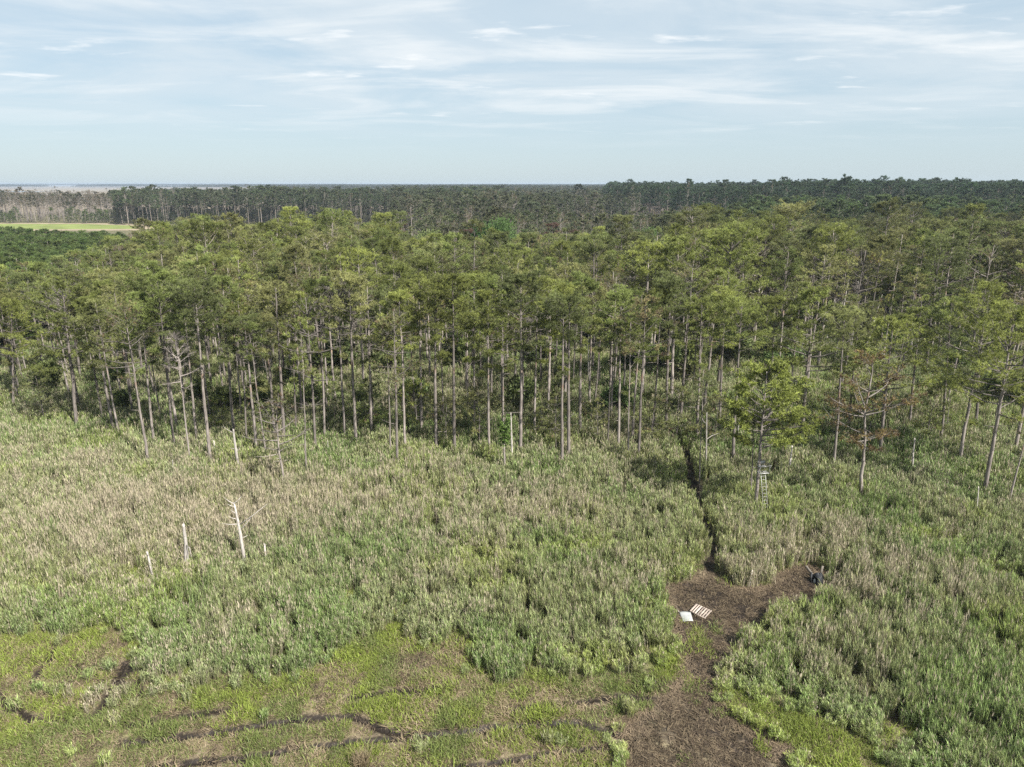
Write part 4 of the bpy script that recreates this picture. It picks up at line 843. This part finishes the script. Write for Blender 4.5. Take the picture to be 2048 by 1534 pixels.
# slim stake by the clearing
x, y = at(1499, 1172); e = bpy.data.objects.new('marker_stake', None); col.objects.link(e); e.location = (x, y, float(ground_z(x, y))); tag(e, 'slim pale stake with dark band at the edge of the mud', 'stake')
mb = MB(); mb.tube([(0, 0, -.3), (.03, 0, .6), (.1, .02, 1.5)], [.03, .028, .022], 6); part('pole', mb, M_deadwood, e); mb = MB(); mb.tube([(.035, 0, .52), (.04, 0, .66)], [.05, .05], 8); part('band', mb, M_black, e)
# ladder stand strapped to its pine
x, y, h = LADDER_TREE; e = bpy.data.objects.new('ladder_stand', None); col.objects.link(e); e.location = (x + .12, y - .35, float(ground_z(x, y))); e.rotation_euler = (0, 0, math.radians(8)); tag(e, 'pale metal hunting ladder stand strapped to the yellow-green pine', 'ladder stand')
PH = 4.3
for s in (-.22, .22): mb = MB(); mb.tube([(.25 + s, -1.15, -.1), (.15 + s, -.45, PH * .6), (.05 + s, -.05, PH)], [.021] * 3, 6); part('rail', mb, M_metal, e)
for i in range(13):
    u = (i + 1) / 14; q = np.array([.25 - .2 * u, -1.15 + 1.1 * u, -.1 + (PH + .1) * u]); mb = MB(); mb.tube([q + np.array([-.22, 0, 0]), q + np.array([.22, 0, 0])], [.014, .014], 5); part('rung', mb, M_metal, e)
mb = MB(); mb.box((.05, -.25, PH), (.95, .06, .05)); mb.box((.05, .22, PH), (.95, .05, .05)); part('platform_frame', mb, M_metal, e)
for i in range(6): mb = MB(); mb.box((-.36 + i * .165, -.02, PH), (.05, .42, .035)); part('platform_slat', mb, M_metal, e)
mb = MB(); mb.box((.0, .2, PH + .55), (.75, .36, .07)); part('seat', mb, M_metal, e); mb = MB(); mb.box((.0, .36, PH + .86), (.72, .05, .3)); part('backrest', mb, M_metal, e)
mb = MB(); mb.tube([(-.46, .3, PH + .78), (-.48, -.42, PH + .8), (.58, -.42, PH + .8), (.56, .3, PH + .78)], [.032] * 4, 6); part('shooting_rail', mb, M_metal, e)
for s in (-.44, .52): mb = MB(); mb.tube([(s, -.2, PH), (s, -.36, PH + .8)], [.022, .022], 5); part('brace', mb, M_metal, e)
# dry tussock
x, y = at(722, 1534); o = obj('dry_tussock', grass_mesh(77, 420, 1.15, .92, .38, .22, .035), None, (x, y, float(ground_z(x, y)))); o['tint'] = (.3, .26, .17); tag(o, 'tall dry straw tussock standing in short lime grass', 'tussock')

# ------------------------------------------------------------------ air
mb = MB(); mb.box((0, 0, 17.5), (22600, 22600, 41)); m, t, out = material('haze')
pv = N(t, 'ShaderNodeVolumePrincipled'); pv.inputs['Color'].default_value = (.58, .69, .84, 1); pv.inputs['Density'].default_value = .00012; pv.inputs['Anisotropy'].default_value = .2
t.links.new(pv.outputs[0], out.inputs['Volume'])
hz = obj('haze', mb.mesh('haze', [m])); hz['kind'] = 'stuff'; hz['label'] = 'thin pale haze over the marsh and woods'
